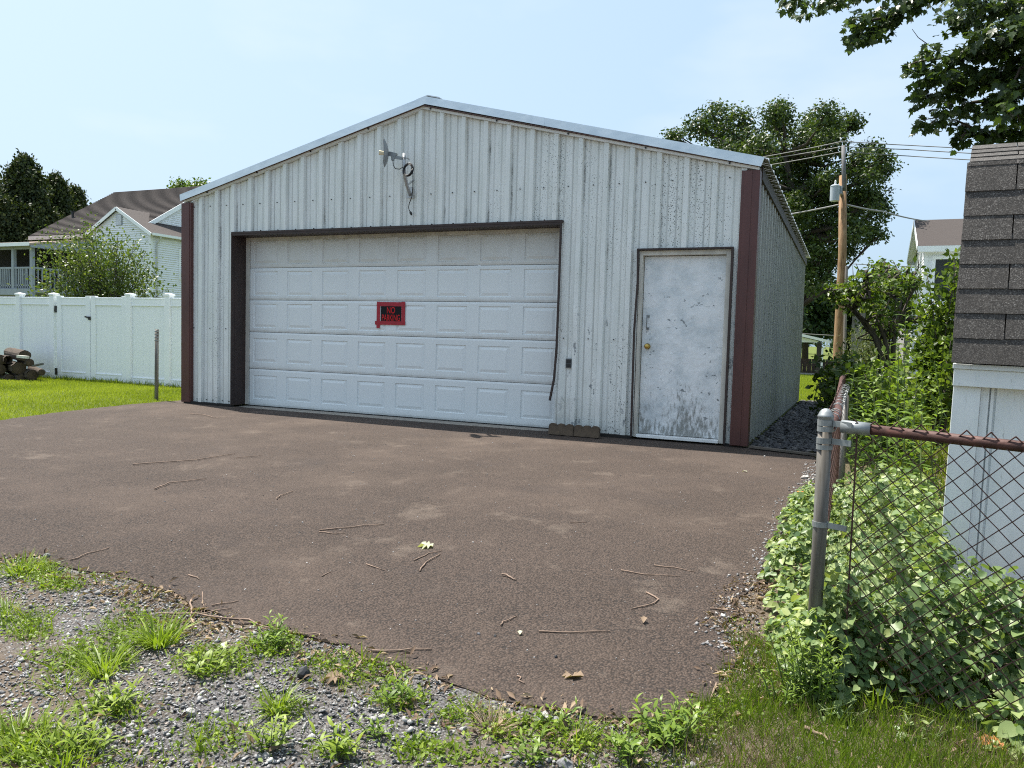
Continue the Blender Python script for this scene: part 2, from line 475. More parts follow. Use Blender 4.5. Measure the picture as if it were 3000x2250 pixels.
def shingle():
    t = NT('asphalt_shingle')
    v = t.voro(230, 'Color'); n = t.noise(8, 4)
    c = t.ramp(v, [(.0, (.024, .022, .022)), (.45, (.055, .049, .045)), (.75, (.135, .125, .115)), (1, (.36, .34, .32))])
    c = t.mix(t.maprange(n, .35, .75, 0, .5), c, (.035, .032, .03))
    c = t.mix(t.maprange(t.rand(), 0, 1, 0, .45), c, (.030, .026, .023))
    c = t.mix(t.maprange(t.noise(3, 5, .7, stretch=(2, 1, .6)), .55, .8, 0, .5), c, (.16, .145, .13))
    t.col(c).rough(.85).bump(v, .9, .004)
    return t.m
M_SHING = shingle()
M_FARROOF = None
def far_shingle(name, c0, c1):
    t = NT(name)
    n = t.noise(5, 5, .7, stretch=(1, 2, 2)); f = t.noise(26, 3, .7, stretch=(.6, 2, 2))
    c = t.ramp(n, [(.3, c0), (.7, c1)])
    t.col(t.mix(t.maprange(f, .4, .7, 0, .45), c, tuple(x * .55 for x in c0))).rough(.9).bump(f, .4, .03)
    return t.m
M_FARROOF = far_shingle('brown_grey_shingle', (.048, .038, .035), (.072, .058, .053))
M_FARROOF2 = far_shingle('dark_brown_shingle', (.046, .037, .034), (.06, .048, .044))
M_SIDING = plain('white_siding', (.78, .80, .84), .5, 0, .05, 2)
M_SHEDP = NT('shed_paint')
_c = M_SHEDP.ramp(M_SHEDP.noise(6, 5, .6, stretch=(2, 1, .4)), [(.3, (.68, .72, .73)), (.7, (.80, .82, .83))])
_d = M_SHEDP.maprange(M_SHEDP.noise(24, 5, .7, stretch=(2.5, 1, .45)), .62, .70, 0, 1)
_d = M_SHEDP.math('MULTIPLY', _d, M_SHEDP.maprange(M_SHEDP.noise(2.4, 2), .42, .62, 0, 1))
M_SHEDP.col(M_SHEDP.mix(M_SHEDP.math('MULTIPLY', _d, .7), _c, (.10, .10, .09))).rough(.6).bump(M_SHEDP.noise(60, 4, .6, stretch=(1, 1, .08)), .25, .006)
M_SHEDP = M_SHEDP.m
M_VINYL = plain('white_vinyl', (.84, .865, .90), .38, 0, .03, 3)
M_RUST = plain('brown_fence_steel', (.070, .030, .024), .65, .2, .45, 22, (1, 1, 1), .3, 60)
M_POST = NT('weathered_galvanised_post')
_n = M_POST.noise(12, 6, .65, stretch=(1.5, 1.5, .12))
M_POST.col(M_POST.ramp(_n, [(.3, (.060, .050, .038)), (.48, (.14, .13, .115)), (.7, (.26, .265, .265))])).rough(.55).metal(.35).bump(_n, .15, .004)
M_POST = M_POST.m
M_BAND = plain('galvanised_fitting', (.26, .28, .285), .5, .5, .25, 14)
M_GLASS = plain('dark_glass', (.045, .05, .055), .12, 0, .1, 2, spec=.8)
M_SCREEN = plain('porch_dark', (.012, .014, .016), .7, 0, .2, 2)
M_PORCH = plain('grey_porch_paint', (.30, .33, .38), .6, 0, .1, 5)
M_BARK = plain('bark', (.050, .040, .032), .9, 0, .35, 9, (3, 3, .5), .5, 30)
M_GBARK = plain('grey_bark', (.075, .063, .052), .9, 0, .3, 9, (3, 3, .5), .5, 30)
M_TWIG = plain('dry_twig', (.20, .14, .105), .85, 0, .4, 30)
M_LOGB = plain('log_bark', (.065, .048, .036), .95, 0, .5, 14, (.4, 3, 3), .9, 22)
M_LOGE = plain('log_end_grain', (.062, .043, .026), .9, 0, .35, 9, (1, 1, 1), .4, 30)
M_EDGE = plain('brown_edging_concrete', (.095, .068, .045), .9, 0, .35, 12, (1, 1, 1), .4, 50)
M_SLATE = plain('slate_chips', (.085, .082, .085), .75, 0, .5, 9, (1, 1, 1), .3, 60)

M_OAK = leaf_mat('oak_leaves', (.018, .036, .010), (.045, .075, .018), (.10, .135, .030), .25, .40)
M_EVER = leaf_mat('evergreen_sprays', (.014, .026, .010), (.036, .052, .015), (.090, .105, .024), .18, .55)
M_MAPLE = leaf_mat('maple_leaves', (.024, .042, .016), (.045, .072, .026), (.11, .17, .026), .30, .34)
M_SHRUB = leaf_mat('shrub_leaves', (.045, .070, .020), (.085, .125, .032), (.17, .20, .06), .30, .38)
M_WOOD = leaf_mat('far_leaves', (.018, .040, .014), (.036, .070, .022), (.07, .11, .03), .2, .5)
M_VINE = leaf_mat('vine_leaves', (.060, .110, .045), (.15, .22, .085), (.34, .39, .16), .28, .40)
M_TALL = leaf_mat('tall_weed_leaves', (.055, .098, .015), (.105, .175, .026), (.21, .29, .05), .34, .4)
M_LILAC = leaf_mat('garden_tree_leaves', (.038, .070, .013), (.085, .135, .022), (.19, .25, .045), .34, .4)
M_OLIVE = leaf_mat('olive_leaves', (.055, .075, .030), (.10, .125, .05), (.17, .19, .08), .25, .5)
M_GRASS = leaf_mat('grass_blades', (.125, .165, .016), (.22, .27, .030), (.34, .38, .060), .38, .5)
M_WEED = leaf_mat('weed_leaves', (.075, .12, .016), (.15, .22, .026), (.27, .34, .05), .34, .45)
M_STRAW = leaf_mat('dry_litter', (.085, .055, .040), (.19, .135, .095), (.36, .28, .19), .12, .85)

# ================================================================== SETTING
def grid(name, xs, ys, m, zf, kind='structure'):
    X, Y = np.meshgrid(xs, ys)
    Z = zf(X, Y)
    V = np.stack([X, Y, Z], -1).reshape(-1, 3)
    nx, ny = len(xs), len(ys)
    i = np.arange(ny - 1)[:, None] * nx + np.arange(nx - 1)[None]
    FA = np.stack([i, i + 1, i + nx + 1, i + nx], -1).reshape(-1, 4)
    return put(name, fast_mesh(name, V, FA, m, smooth=True), kind=kind)

_lat = rng.random((64, 64))
def vnoise(x, y, s):
    x, y = np.asarray(x, float) * s + 100, np.asarray(y, float) * s + 100
    i, j = np.floor(x).astype(int), np.floor(y).astype(int)
    fx, fy = x - i, y - j
    fx, fy = fx * fx * (3 - 2 * fx), fy * fy * (3 - 2 * fy)
    L = lambda a, b: _lat[a % 64, b % 64]
    return (L(i, j) * (1 - fx) + L(i + 1, j) * fx) * (1 - fy) + (L(i, j + 1) * (1 - fx) + L(i + 1, j + 1) * fx) * fy
def fnoise(x, y, s): return (vnoise(x, y, s) + .5 * vnoise(x + 7, y + 3, 2 * s) + .25 * vnoise(x + 1, y + 9, 4 * s)) / 1.75

# driveway outline, read off the photograph and carried on to the left outside the frame
edge_px = [(2395, 1372), (2384, 1410), (2362, 1442), (2338, 1478), (2318, 1530), (2290, 1585), (2255, 1640), (2232, 1700), (2180, 1752), (2148, 1800), (2140, 1860), (2148, 1930), (2105, 1990),
           (2080, 2050), (2010, 2090), (1930, 2112), (1800, 2110), (1650, 2098), (1540, 2078), (1420, 2052), (1330, 2010), (1235, 1985), (1120, 1948), (1010, 1900), (930, 1878),
           (820, 1856), (700, 1822), (600, 1790), (520, 1752), (455, 1722), (330, 1690), (210, 1668), (120, 1630), (40, 1640), (-120, 1655)]
drive = [on_ground(u, v)[:2] for u, v in edge_px]
drive += [np.array(p) for p in [(3.2, -6.2), (1.5, -6.6), (-2, -7.0), (-6, -7.2), (-6.0, -5.2)]]
drive += [on_ground(u, v)[:2] for u, v in [(-300, 1275), (0, 1234), (150, 1212), (300, 1195), (420, 1183), (500, 1177), (535, 1174)]]
drive += [np.array(p) for p in [(-.28, .02), (.60, .02), (.60, .24), (5.57, .24), (5.57, .02), (7.72, .02), (8.0, .01), (8.3, -.02), (8.47, -.25)]]
def jitter(poly, step=.06, amp=.022):
    out = []
    for i in range(len(poly)):
        a, b = np.array(poly[i]), np.array(poly[(i + 1) % len(poly)])
        n = max(1, int(np.linalg.norm(b - a) / step))
        straight = a[1] > -.05 and a[0] < 8.4 and a[0] > -.4
        for k in range(n):
            p = a + (b - a) * k / n
            if not straight:
                p = p + (np.array([vnoise(p[0], p[1], 9), vnoise(p[1] + 5, p[0], 9)]) - .5) * 2 * amp * 1.6
            out.append(p)
    return out
drive_j = jitter(drive)
DPOLY = np.array(drive_j)
def inside(x, y, poly=DPOLY):
    x, y = np.atleast_1d(x), np.atleast_1d(y)
    r = np.zeros(len(x), bool)
    a, b = poly, np.roll(poly, -1, 0)
    for (x0, y0), (x1, y1) in zip(a, b):
        if y0 == y1: continue
        c = ((y0 > y) != (y1 > y)) & (x < (x1 - x0) * (y - y0) / (y1 - y0) + x0)
        r ^= c
    return r
def edge_dist(x, y, poly=DPOLY):
    d = np.full(len(x), 9.)
    for p in poly[::2]: d = np.minimum(d, np.hypot(x - p[0], y - p[1]))
    return d

def ground_z(x, y):
    return gz(x, y) - .004 + np.where((y < -4.5) & (x > 3), (fnoise(x, y, 3.0) - .5) * .03, 0)
near_x = np.unique(np.concatenate([np.linspace(-400, -30, 12), np.linspace(-30, 3, 34), np.linspace(3, 11, 90), np.linspace(11, 40, 30), np.linspace(40, 400, 12)]))
near_y = np.unique(np.concatenate([np.linspace(-300, -20, 10), np.linspace(-20, -8.5, 12), np.linspace(-8.5, -4, 60), np.linspace(-4, 45, 50), np.linspace(45, 600, 12)]))
grid('ground', near_x, near_y, M_GROUND, ground_z)

TH = .009
bm = bmesh.new()
tv = [bm.verts.new((p[0], p[1], G(p[0], p[1]) + TH)) for p in drive_j]
ed = [bm.edges.new((tv[i], tv[(i + 1) % len(tv)])) for i in range(len(tv))]
bmesh.ops.triangle_fill(bm, use_beauty=True, edges=ed)
lv = [bm.verts.new((p[0] + (vnoise(p[0], p[1], 20) - .5) * .03, p[1] + (vnoise(p[1], p[0], 20) - .5) * .03, G(p[0], p[1]) - .03)) for p in drive_j]
for i in range(len(tv)):
    j = (i + 1) % len(tv)
    try: bm.faces.new((tv[i], tv[j], lv[j], lv[i]))
    except ValueError: pass
bmesh.ops.recalc_face_normals(bm, faces=bm.faces)
me = bpy.data.meshes.new('driveway'); bm.to_mesh(me); bm.free()
if sum(p.normal.z * p.area for p in me.polygons) < 0: me.flip_normals()
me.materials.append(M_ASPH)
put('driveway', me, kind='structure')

# road and far lawn strip seen through the gap on the right
M_ROAD = plain('road_surface', (.20, .20, .21), .9, 0, .15, 3)
b = MB(); b.box((-60, 27.2, -.3), (80, 29.6, -.205)); b.build('road', M_ROAD, kind='structure')

# ================================================================== GARAGE
R = .3048
XL, XR, DEP = -.2986, 7.73, 9.727
XP, ZE, ZP = 3.70, 2.924, 3.912
SL = (ZP - ZE) / (XP - XL); SR = (ZP - ZE) / (XR - XP)
def roofline(x): return ZE + (x - XL) * SL if x < XP else ZE + (XR - x) * SR
OX1, OX2, OZ = .609, 5.569, 2.453
MX1, MX2, MZ = 6.510, 7.530, 2.106
garage = thing('garage', 'white ribbed metal garage with brown corner trim and a wide panelled door', 'garage')

def rib_profile(a, b, off, depth=.044):
    """(coordinate, outward depth) over [a,b]; ribs at off + k*R."""
    pts = {a: None, b: None}
    k0, k1 = math.floor((a - off) / R) - 1, math.ceil((b - off) / R) + 1
    prof = []
    for k in range(k0, k1 + 1):
        c = off + k * R
        prof += [(c - .038, 0), (c - .027, depth), (c + .027, depth), (c + .038, 0)]
        for q in (c + .1016, c + .2032): prof += [(q - .014, 0), (q - .006, -.006), (q + .006, -.006), (q + .014, 0)]
    prof.sort()
    xs = [p[0] for p in prof]; ds = [p[1] for p in prof]
    f = lambda x: float(np.interp(x, xs, ds))
    return [x for x in xs if a < x < b], f

zlev = np.linspace(0, 4.0, 21)
def front_sheet(a, b):
    xs, f = rib_profile(a, b, 0.0)
    cuts = [c for c in (OX1, OX2, MX1, MX2, XP) if a < c < b]
    xs = sorted(set([a, b] + xs + cuts))
    mb = MB()
    cache = {}
    def V(x, z):
        key = (round(x, 5), round(z, 5))
        if key not in cache:
            d = f(x)
            w = (vnoise(x * 3, z * 1.2, 1.1) - .5) * .012 + (vnoise(x * 2, z * 6, 1.3) - .5) * .014 * (d > .02) * (1 if x > 5.5 or x < .6 else .3)
            if OX2 - .01 <= x < OX2 + .25 and z < 1.0: w += (1 - (x - OX2) / .25) * .05 * math.sin(math.pi * min(1, z / .9)) * (1 if z > .1 else 0)
            cache[key] = len(mb.v); mb.v.append((x, -d - w, z))
        return cache[key]
    for x0, x1 in zip(xs, xs[1:]):
        m = (x0 + x1) / 2
        zb = OZ if OX1 < m < OX2 else MZ if MX1 < m < MX2 else 0.0
        lev0 = [zb] + [z for z in zlev if zb + .02 < z]
        for i in range(len(lev0)):
            za = lev0[i]
            zt0 = min(lev0[i + 1] if i + 1 < len(lev0) else 9, roofline(x0))
            zt1 = min(lev0[i + 1] if i + 1 < len(lev0) else 9, roofline(x1))
            if zt0 <= za + 1e-4 and zt1 <= za + 1e-4: break
            if zt0 <= za + 1e-4: mb.f.append((V(x0, za), V(x1, za), V(x1, zt1)))
            elif zt1 <= za + 1e-4: mb.f.append((V(x0, za), V(x1, za), V(x0, zt0)))
            else: mb.f.append((V(x0, za), V(x1, za), V(x1, zt1), V(x0, zt0)))
    return mb
edges = [XL] + [(k + .5) * R for k in range(1, 25, 3)] + [XR]
for a, c in zip(edges, edges[1:]): front_sheet(a, c).build('wall_panel', M_WALL, garage)

def side_sheet(a, b, x, sgn):
    xs, f = rib_profile(a, b, .12)
    xs = sorted(set([a, b] + xs))
    mb = MB(); nz = 11
    for y in xs:
        z0, z1 = G(9, y) + .03, ZE + .04
        for i in range(nz):
            z = z0 + (z1 - z0) * i / (nz - 1)
            d = f(y) + (vnoise(y * 3, z * 2, 1.1) - .5) * .012
            mb.v.append((x + sgn * d, y, z))
    for i in range(len(xs) - 1):
        for j in range(nz - 1): mb.f.append((i * nz + j, (i + 1) * nz + j, (i + 1) * nz + j + 1, i * nz + j + 1))
    return mb
ys = [0.0] + [.12 + (k + .5) * R for k in range(2, 30, 3)] + [DEP]
for a, c in zip(ys, ys[1:]):
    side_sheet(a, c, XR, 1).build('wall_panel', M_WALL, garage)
    side_sheet(a, c, XL, -1).build('wall_panel', M_WALL, garage)
b = MB(); b.prism([(XL, -.2), (XR, -.2), (XR, ZE), (XP, ZP), (XL, ZE)], 1, DEP, DEP + .03); b.build('back_wall', M_WALL, garage)

# roof: ribbed sheets on both slopes
RXL, RXR, RXP = -.335, 7.826, 3.755
RZE, RZP = 3.028, 4.040
def roof_sheet(a, b, side):
    xs, f = rib_profile(a, b, .05, .028)
    xs = sorted(set([a, b] + xs)); mb = MB()
    x0 = RXL if side < 0 else RXR + .03
    z0 = RZE if side < 0 else RZE - .0075
    for y in xs:
        d = f(y)
        mb.v += [(x0, y, z0 + d), (RXP, y, RZP + d), (x0, y, z0 - .006), (RXP, y, RZP - .006)]
    for i in range(len(xs) - 1):
        q = 4 * i
        mb.f += [(q, q + 4, q + 5, q + 1), (q + 2, q + 3, q + 7, q + 6), (q, q + 2, q + 6, q + 4)]
    return mb
ry = [-.075] + [.05 + (k + .5) * R for k in range(2, 31, 3)] + [DEP + .12]
for a, c in zip(ry, ry[1:]):
    roof_sheet(a, c, -1).build('roof_panel', M_ROOF, garage)
    roof_sheet(a, c, 1).build('roof_panel', M_ROOF, garage)
b = MB(); b.prism([(RXP - .16, RZP - .012), (RXP, RZP + .028), (RXP + .16, RZP - .012), (RXP + .16, RZP + .0), (RXP, RZP + .04), (RXP - .16, RZP + .0)], 1, -.05, DEP + .12); b.build('ridge_cap', M_ROOF, garage)

# rake trim, soffit strip and white moulding along both slopes of the gable
def slope_pt(s, x):
    t = (x - RXL) / (RXP - RXL) if s < 0 else (RXR - x) / (RXR - RXP)
    return RZE + (RZP - RZE) * t
def rake(s, xa, xb, lip=0.0):
    mb = MB()
    h, y0, y1 = .094, -.108 - lip, -.102 - lip
    for x in (xa, xb):
        z = slope_pt(s, x) + .006
        sk = .034 if abs(x - RXR) < .02 else -.010 if abs(x - RXL) < .02 else 0.022 * s * 0
        mb.v += [(x - sk, y0, z - h), (x, y0, z), (x, y0 + .16, z + .010), (x, y1 + .16, z + .004), (x, y1, z - .006), (x - sk, y1, z - h)]
    n = 6
    mb.f = [(i, (i + 1) % n, n + (i + 1) % n, n + i) for i in range(n)] + [tuple(range(n)), tuple(range(2 * n - 1, n - 1, -1))]
    return mb
for s, xa, xb, lip in ((-1, RXL, 2.30, 0), (-1, 2.26, RXP, .003), (1, RXP, 5.36, .003), (1, 5.32, RXR, 0)):
    rake(s, xa, xb, lip).build('rake_trim', M_GALV, garage)
for s, xa, xb in ((-1, XL, XP), (1, XP, XR + .04)):
    mb = MB(); m2 = MB()
    za, zb = roofline(xa) if xa != XP else ZP, roofline(min(xb, XR)) if xb != XP else ZP
    if xb > XR: zb -= .04 * SR
    mb.prism([(xa, za + .002), (xb, zb + .002), (xb, zb + .031), (xa, za + .031)], 1, -.060, -.003)
    mb.build('gable_moulding', M_WHITE, garage)
    m2.prism([(xa, za + .034), (xb, zb + .034), (xb, zb + .040), (xa, za + .040)], 1, -.1015, .02)
    m2.build('soffit', M_TRIM, garage)
# screws in the moulding, in rows over the sheets
mb = MB()
def screw(x, z, r=.0065, y=None):
    _, f = rib_profile(x - .1, x + .1, 0.0)
    yy = (-f(x) if y is None else y)
    mb.add([(x + r * math.cos(t), yy - .016, z + r * math.sin(t)) for t in np.linspace(0, 2 * math.pi, 7)[:-1]] + [(x + r * math.cos(t), yy + .002, z + r * math.sin(t)) for t in np.linspace(0, 2 * math.pi, 7)[:-1]],
           [(0, 1, 2, 3, 4, 5)] + [(i, i + 6, (i + 1) % 6 + 6, (i + 1) % 6) for i in range(6)])
SROW = lambda x: 2.865
for k in range(-1, 26):
    x = k * R + .152
    if XL < x < XR:
        screw(x, SROW(x))
        if OX1 < x < OX2: screw(x + .02, OZ + .035)
        else:
            if not MX1 - .1 < x < MX2 + .1:
                screw(x - .06, .05); screw(x + .06, .05); screw(x, 1.1)
    if k % 3 == 0 and XL < x < XR: screw(x, roofline(x) + .016, .011, -.056)
mb.build('screws', M_BLACK, garage, kind='stuff')

# corner trims
def corner(x0, x1, sx, side):
    mb = MB()
    mb.prism([(x0, -.058), (x1, -.058), (x1, .002), (x0, .002)], 2, -.005, ZE - .004)
    mb.prism([(x0 + .028, -.064), (x1 - .022, -.064), (x1 - .022, -.0575), (x0 + .028, -.0575)], 2, .0, ZE - .008)
    xo = x1 if side > 0 else x0
    mb.prism([(xo - .002, -.058), (xo + side * .056, -.058), (xo + side * .056, .10), (xo - .002, .10)] if side > 0 else [(xo - .056, -.058), (xo + .002, -.058), (xo + .002, .10), (xo - .056, .10)], 2, -.005, ZE - .004)
    mb.build('corner_trim', M_TRIM, garage, bevel=.003)
corner(XL, XL + .128, 0, -1)
corner(XR - .135, XR - .002, 0, 1)
b = MB(); b.box((XR + .005, .11, ZE - .075), (XR + .062, DEP, ZE + .055)); b.build('eave_trim', M_DTRIM, garage)
b = MB(); b.box((XL - .01, -.052, -.03), (OX1, -.005, .012)); b.box((OX2, -.052, -.03), (MX1 - .01, -.005, .012)); b.box((MX2, -.03, -.03), (XR, -.005, .008)); b.build('base_trim', M_SOIL, garage)

# big opening: brown head and jambs, white stops, sectional door
GD = .25
b = MB()
b.box((OX1 - .012, -.060, OZ - .004), (OX2 + .024, -.0, OZ + .022)); b.box((OX1, -.056, OZ - .030), (OX2, .215, OZ - .0045)); b.build('head_trim', M_DTRIM, garage)
b = MB()
b.box((OX1 - .012, -.060, .0), (OX1 + .004, .0, OZ - .005)); b.box((OX1 + .0, .001, .0), (OX1 + .006, .232, OZ - .031)); b.build('jamb_trim', M_DTRIM, garage)
b = MB()
pts = [(OX2 + .012, -.052, OZ + .02), (OX2 + .010, -.052, 1.6), (OX2 + .004, -.052, 1.0), (OX2 - .012, -.060, .62), (OX2 - .05, -.085, .36)]
for p, q in zip(pts, pts[1:]): b.beam(p, q, .020, .030, (0, 1, 0))
b.build('jamb_trim', M_DTRIM, garage, label='bent brown trim strip curling away from the right jamb')
b = MB(); b.box((OX2 - .006, .001, 0), (OX2, .232, OZ - .031)); b.build('jamb_return', M_DTRIM, garage)
b = MB(); b.box((OX1 + .006, .222, -.0), (OX1 + .066, .236, OZ - .031)); b.build('door_stop', M_JAMB, garage)
b = MB(); b.box((OX2 - .066, .222, -.0), (OX2 - .006, .236, OZ - .031)); b.build('door_stop', M_JAMB, garage)
b = MB(); b.box((OX1 + .067, .216, OZ - .075), (OX2 - .067, .236, OZ - .031)); b.build('door_stop', M_JAMB, garage)
gdoor = bpy.data.objects.new('garage_door', None); link(gdoor, garage); gdoor.location = (OX1 + .04, GD, 0)
DW = OX2 - OX1 - .08
zb = [-.012, .527, 1.064, 1.530, 1.992, 2.440]
def section(h, last, first):
    """a door section with recessed tracks round eight embossed fields."""
    mb = MB()
    W, pw, ph = DW / 8, .44, .350
    zc = h / 2 + .004
    mb.box((0, .012, .003), (DW, .045, h - .003))
    # skin in strips round the fields, front at y=0
    z0, z1 = zc - ph / 2, zc + ph / 2
    def sk(x0, x1, a, b): mb.box((x0, 0, a), (x1, .0125, b))
    lip = .028
    mb.add([(0, 0, lip), (DW, 0, lip), (DW, .006, .003), (0, .006, .003)], [(0, 1, 2, 3)])
    mb.add([(0, 0, h - lip), (DW, 0, h - lip), (DW, .006, h - .003), (0, .006, h - .003)], [(3, 2, 1, 0)])
    sk(0, DW, lip, z0); sk(0, DW, z1, h - lip)
    x = 0
    for i in range(8):
        c = (i + .5) * W
        sk(x, c - pw / 2, z0, z1); x = c + pw / 2
    sk(x, DW, z0, z1)
    return mb, zc
pan_mesh = MB()
def ring(w, h, y): return [(-w / 2, y, -h / 2), (w / 2, y, -h / 2), (w / 2, y, h / 2), (-w / 2, y, h / 2)]
pw, ph = .44, .350
rs = [ring(pw, ph, 0), ring(pw - .012, ph - .012, .012), ring(pw - .028, ph - .028, .012), ring(pw - .100, ph - .100, .001)]
for r in rs: pan_mesh.v += r
for i in range(3):
    for k in range(4): pan_mesh.f.append((4 * i + k, 4 * i + (k + 1) % 4, 4 * i + 4 + (k + 1) % 4, 4 * i + 4 + k))
pan_mesh.f.append((12, 13, 14, 15))
pan_me = pan_mesh.mesh('raised_panel'); pan_me.materials.append(M_GDOOR)
pan_top = pan_me.copy(); pan_top.materials.clear(); pan_top.materials.append(M_GTOP)
for i in range(5):
    h = zb[i + 1] - zb[i]
    mb, zc = section(h, i == 4, i == 0)
    o = mb.build('door_section', M_GTOP if i == 4 else M_GSEC, gdoor); o.location = (0, 0, zb[i])
    for k in range(8): put('raised_panel', pan_top if i == 4 else pan_me, gdoor, ((k + .5) * DW / 8, -.0005, zb[i] + zc))
b = MB(); b.box((0, -.004, -.03), (DW, .03, -.013)); b.build('bottom_seal', M_BLACK, gdoor)
b = MB(); b.box((OX1 + .02, .02, -.10), (OX2 + .02, .30, -.022)); b.build('sill', M_CONC, garage, bevel=.004)

# entry door
MD = .06
b = MB()
b.box((MX1 - .014, -.062, MZ), (MX2 + .014, 0, MZ + .018)); b.build('door_trim', M_DTRIM, garage)
b = MB()
for p, q in zip([(MX1 - .004, -.05, MZ), (MX1 + .006, -.052, 1.75), (MX1 - .012, -.055, 1.2), (MX1 - .004, -.05, 0)], [(MX1 + .006, -.052, 1.75), (MX1 - .012, -.055, 1.2), (MX1 - .004, -.05, 0)]):
    b.beam(p, q, .018, .03, (0, 1, 0))
b.build('door_trim', M_DTRIM, garage)
b = MB(); b.box((MX2 - .006, -.062, 0), (MX2 + .016, 0, MZ - .001)); b.build('door_trim', M_DTRIM, garage)
b = MB()
b.box((MX1 + .010, -.012, .0), (6.556, .09, MZ - .002)); b.box((7.470, -.012, .0), (MX2 - .008, .09, MZ - .002)); b.box((6.556, -.012, 2.052), (7.470, .09, MZ - .002))
b.build('door_frame', M_JAMB, garage, bevel=.003)
door = MB().box((6.562, MD, .040), (7.464, MD + .045, 2.046)).build('entry_door', M_ENTRY, garage, bevel=.002)
MB().box((6.556, -.035, .0), (7.470, .09, .034)).build('threshold', M_WHITE, garage, bevel=.004)
b = MB(); b.tube([(6.625, MD - .004, 1.372), (6.622, MD - .018, 1.366), (6.620, MD - .045, 1.352), (6.620, MD - .052, 1.305), (6.620, MD - .045, 1.255), (6.622, MD - .018, 1.240), (6.625, MD - .004, 1.234)], .0075, 8)
b.box((6.606, MD - .005, 1.360), (6.642, MD + .001, 1.390)); b.box((6.606, MD - .005, 1.218), (6.642, MD + .001, 1.248)); b.build('pull_handle', M_BAND, door, smooth=False)
M_BRASS = plain('brass', (.55, .38, .11), .28, 1.0, .1)
b = MB()
prof = [(.032, 0), (.034, .006), (.018, .012), (.014, .030), (.026, .040), (.030, .052), (.024, .064), (.010, .068)]
m_ = MB().lathe(prof, 18)
b.add([(6.632 + x, MD - z, 1.034 + y) for x, y, z in m_.v], m_.f); b.build('door_knob', M_BRASS, door, smooth=True)
M_OUT = plain('grey_plastic', (.075, .08, .085), .5, 0, .15)
ob = MB().box((5.686, -.038, .752), (5.760, .0, .862)).build('outlet_box', M_OUT, garage, bevel=.005)
MB().box((5.698, -.044, .766), (5.748, -.037, .802)).box((5.698, -.044, .812), (5.748, -.037, .848)).build('socket_cover', M_BLACK, ob, bevel=.003)

# paper sign taped on the door
M_TAPE = plain('red_tape', (.36, .006, .022), .35, 0, .2, 18, (1, 1, 1), .25, 30)
M_SBLK = plain('sign_black', (.005, .006, .008), .55, 0, .2, spec=.2)
M_SRED = plain('sign_red', (.62, .018, .022), .5, 0, .12, 20, spec=.2)
M_SWHT = plain('sign_white', (.7, .68, .68), .5, 0, .05)
sg = thing('no_parking_sign', 'black NO PARKING sign with red letters taped to the garage door', 'sign', (2.87, GD - .0, 1.2))
def sp(x, z): return (x - 2.87, z - 1.2)
def card(name, x0, z0, x1, z1, y, th, m):
    (a, c), (d, e) = sp(x0, z0), sp(x1, z1)
    return MB().box((a, y - th, c), (d, y, e)).build(name, m, sg)
card('sign_sheet', 2.925, 1.250, 3.260, 1.478, -.004, .0015, M_SWHT)
card('black_field', 2.932, 1.258, 3.252, 1.470, -.006, .001, M_SBLK)
card('tape_strip', 2.872, 1.461, 3.312, 1.517, -.008, .001, M_TAPE)
card('tape_strip', 2.868, 1.165, 2.921, 1.520, -.0095, .001, M_TAPE)
card('tape_strip', 3.256, 1.225, 3.312, 1.522, -.0095, .001, M_TAPE)
card('tape_strip', 2.845, 1.212, 3.318, 1.262, -.011, .001, M_TAPE)
def text(body, cx, cz, h, wscale, y, m, parent, name):
    cu = bpy.data.curves.new('lettering', 'FONT'); cu.body = body; cu.size = 1; cu.extrude = .002; cu.offset = .006; cu.align_x = 'CENTER'
    o = bpy.data.objects.new('lettering', cu); COL.objects.link(o)
    dg = bpy.context.evaluated_depsgraph_get()
    me = bpy.data.meshes.new_from_object(o.evaluated_get(dg)); bpy.data.objects.remove(o)
    co = np.array([v.co for v in me.vertices])
    zmin, zmax, xmin, xmax = co[:, 1].min(), co[:, 1].max(), co[:, 0].min(), co[:, 0].max()
    s = h / (zmax - zmin)
    for v in me.vertices:
        x, z = (v.co.x - (xmin + xmax) / 2) * s * wscale, (v.co.y - (zmin + zmax) / 2) * s
        v.co = (cx + x, y + v.co.z * .2, cz + z)
    me.materials.clear(); me.materials.append(m)
    return put(name, me, parent)
(cx, cz) = sp(3.092, 1.408); text('NO', cx, cz, .086, .70, -.0078, M_SRED, sg, 'lettering')
(cx, cz) = sp(3.092, 1.308); text('PARKING', cx, cz, .084, .585, -.0078, M_SRED, sg, 'lettering')

# dish aerial on its bracket
ant = thing('dish_antenna', 'small grey dish aerial on a curved arm with coiled black cable under the gable', 'antenna', (3.52, 0, 2.9))
def ap(p): return tuple(np.array(p) - np.array([3.52, 0, 2.9]))
M_ALU = plain('grey_aluminium', (.42, .43, .44), .42, .35, .15, 14)
M_DISHG = plain('dish_grey', (.30, .32, .33), .5, .2, .15, 14)
b = MB(); mast = [(3.515, -.02, 2.86), (3.545, -.10, 2.89), (3.572, -.20, 2.95), (3.585, -.27, 3.04), (3.588, -.30, 3.15), (3.588, -.30, 3.315)]
b.tube([ap(p) for p in mast], .021, 10); b.build('mast_arm', M_ALU, ant, smooth=True)
b = MB(); b.prism([(-.045, -.075), (.045, -.075), (.052, -.05), (.03, -.03), (.03, .06), (-.03, .06), (-.03, -.03), (-.052, -.05)], 1, -.036, -.028)
b.build('foot_plate', M_ALU, ant)
b = MB(); b.tube([ap((3.575, -.03, 3.045)), ap((3.578, -.08, 3.02)), ap((3.574, -.19, 2.955))], .012, 8); b.build('brace', M_ALU, ant)
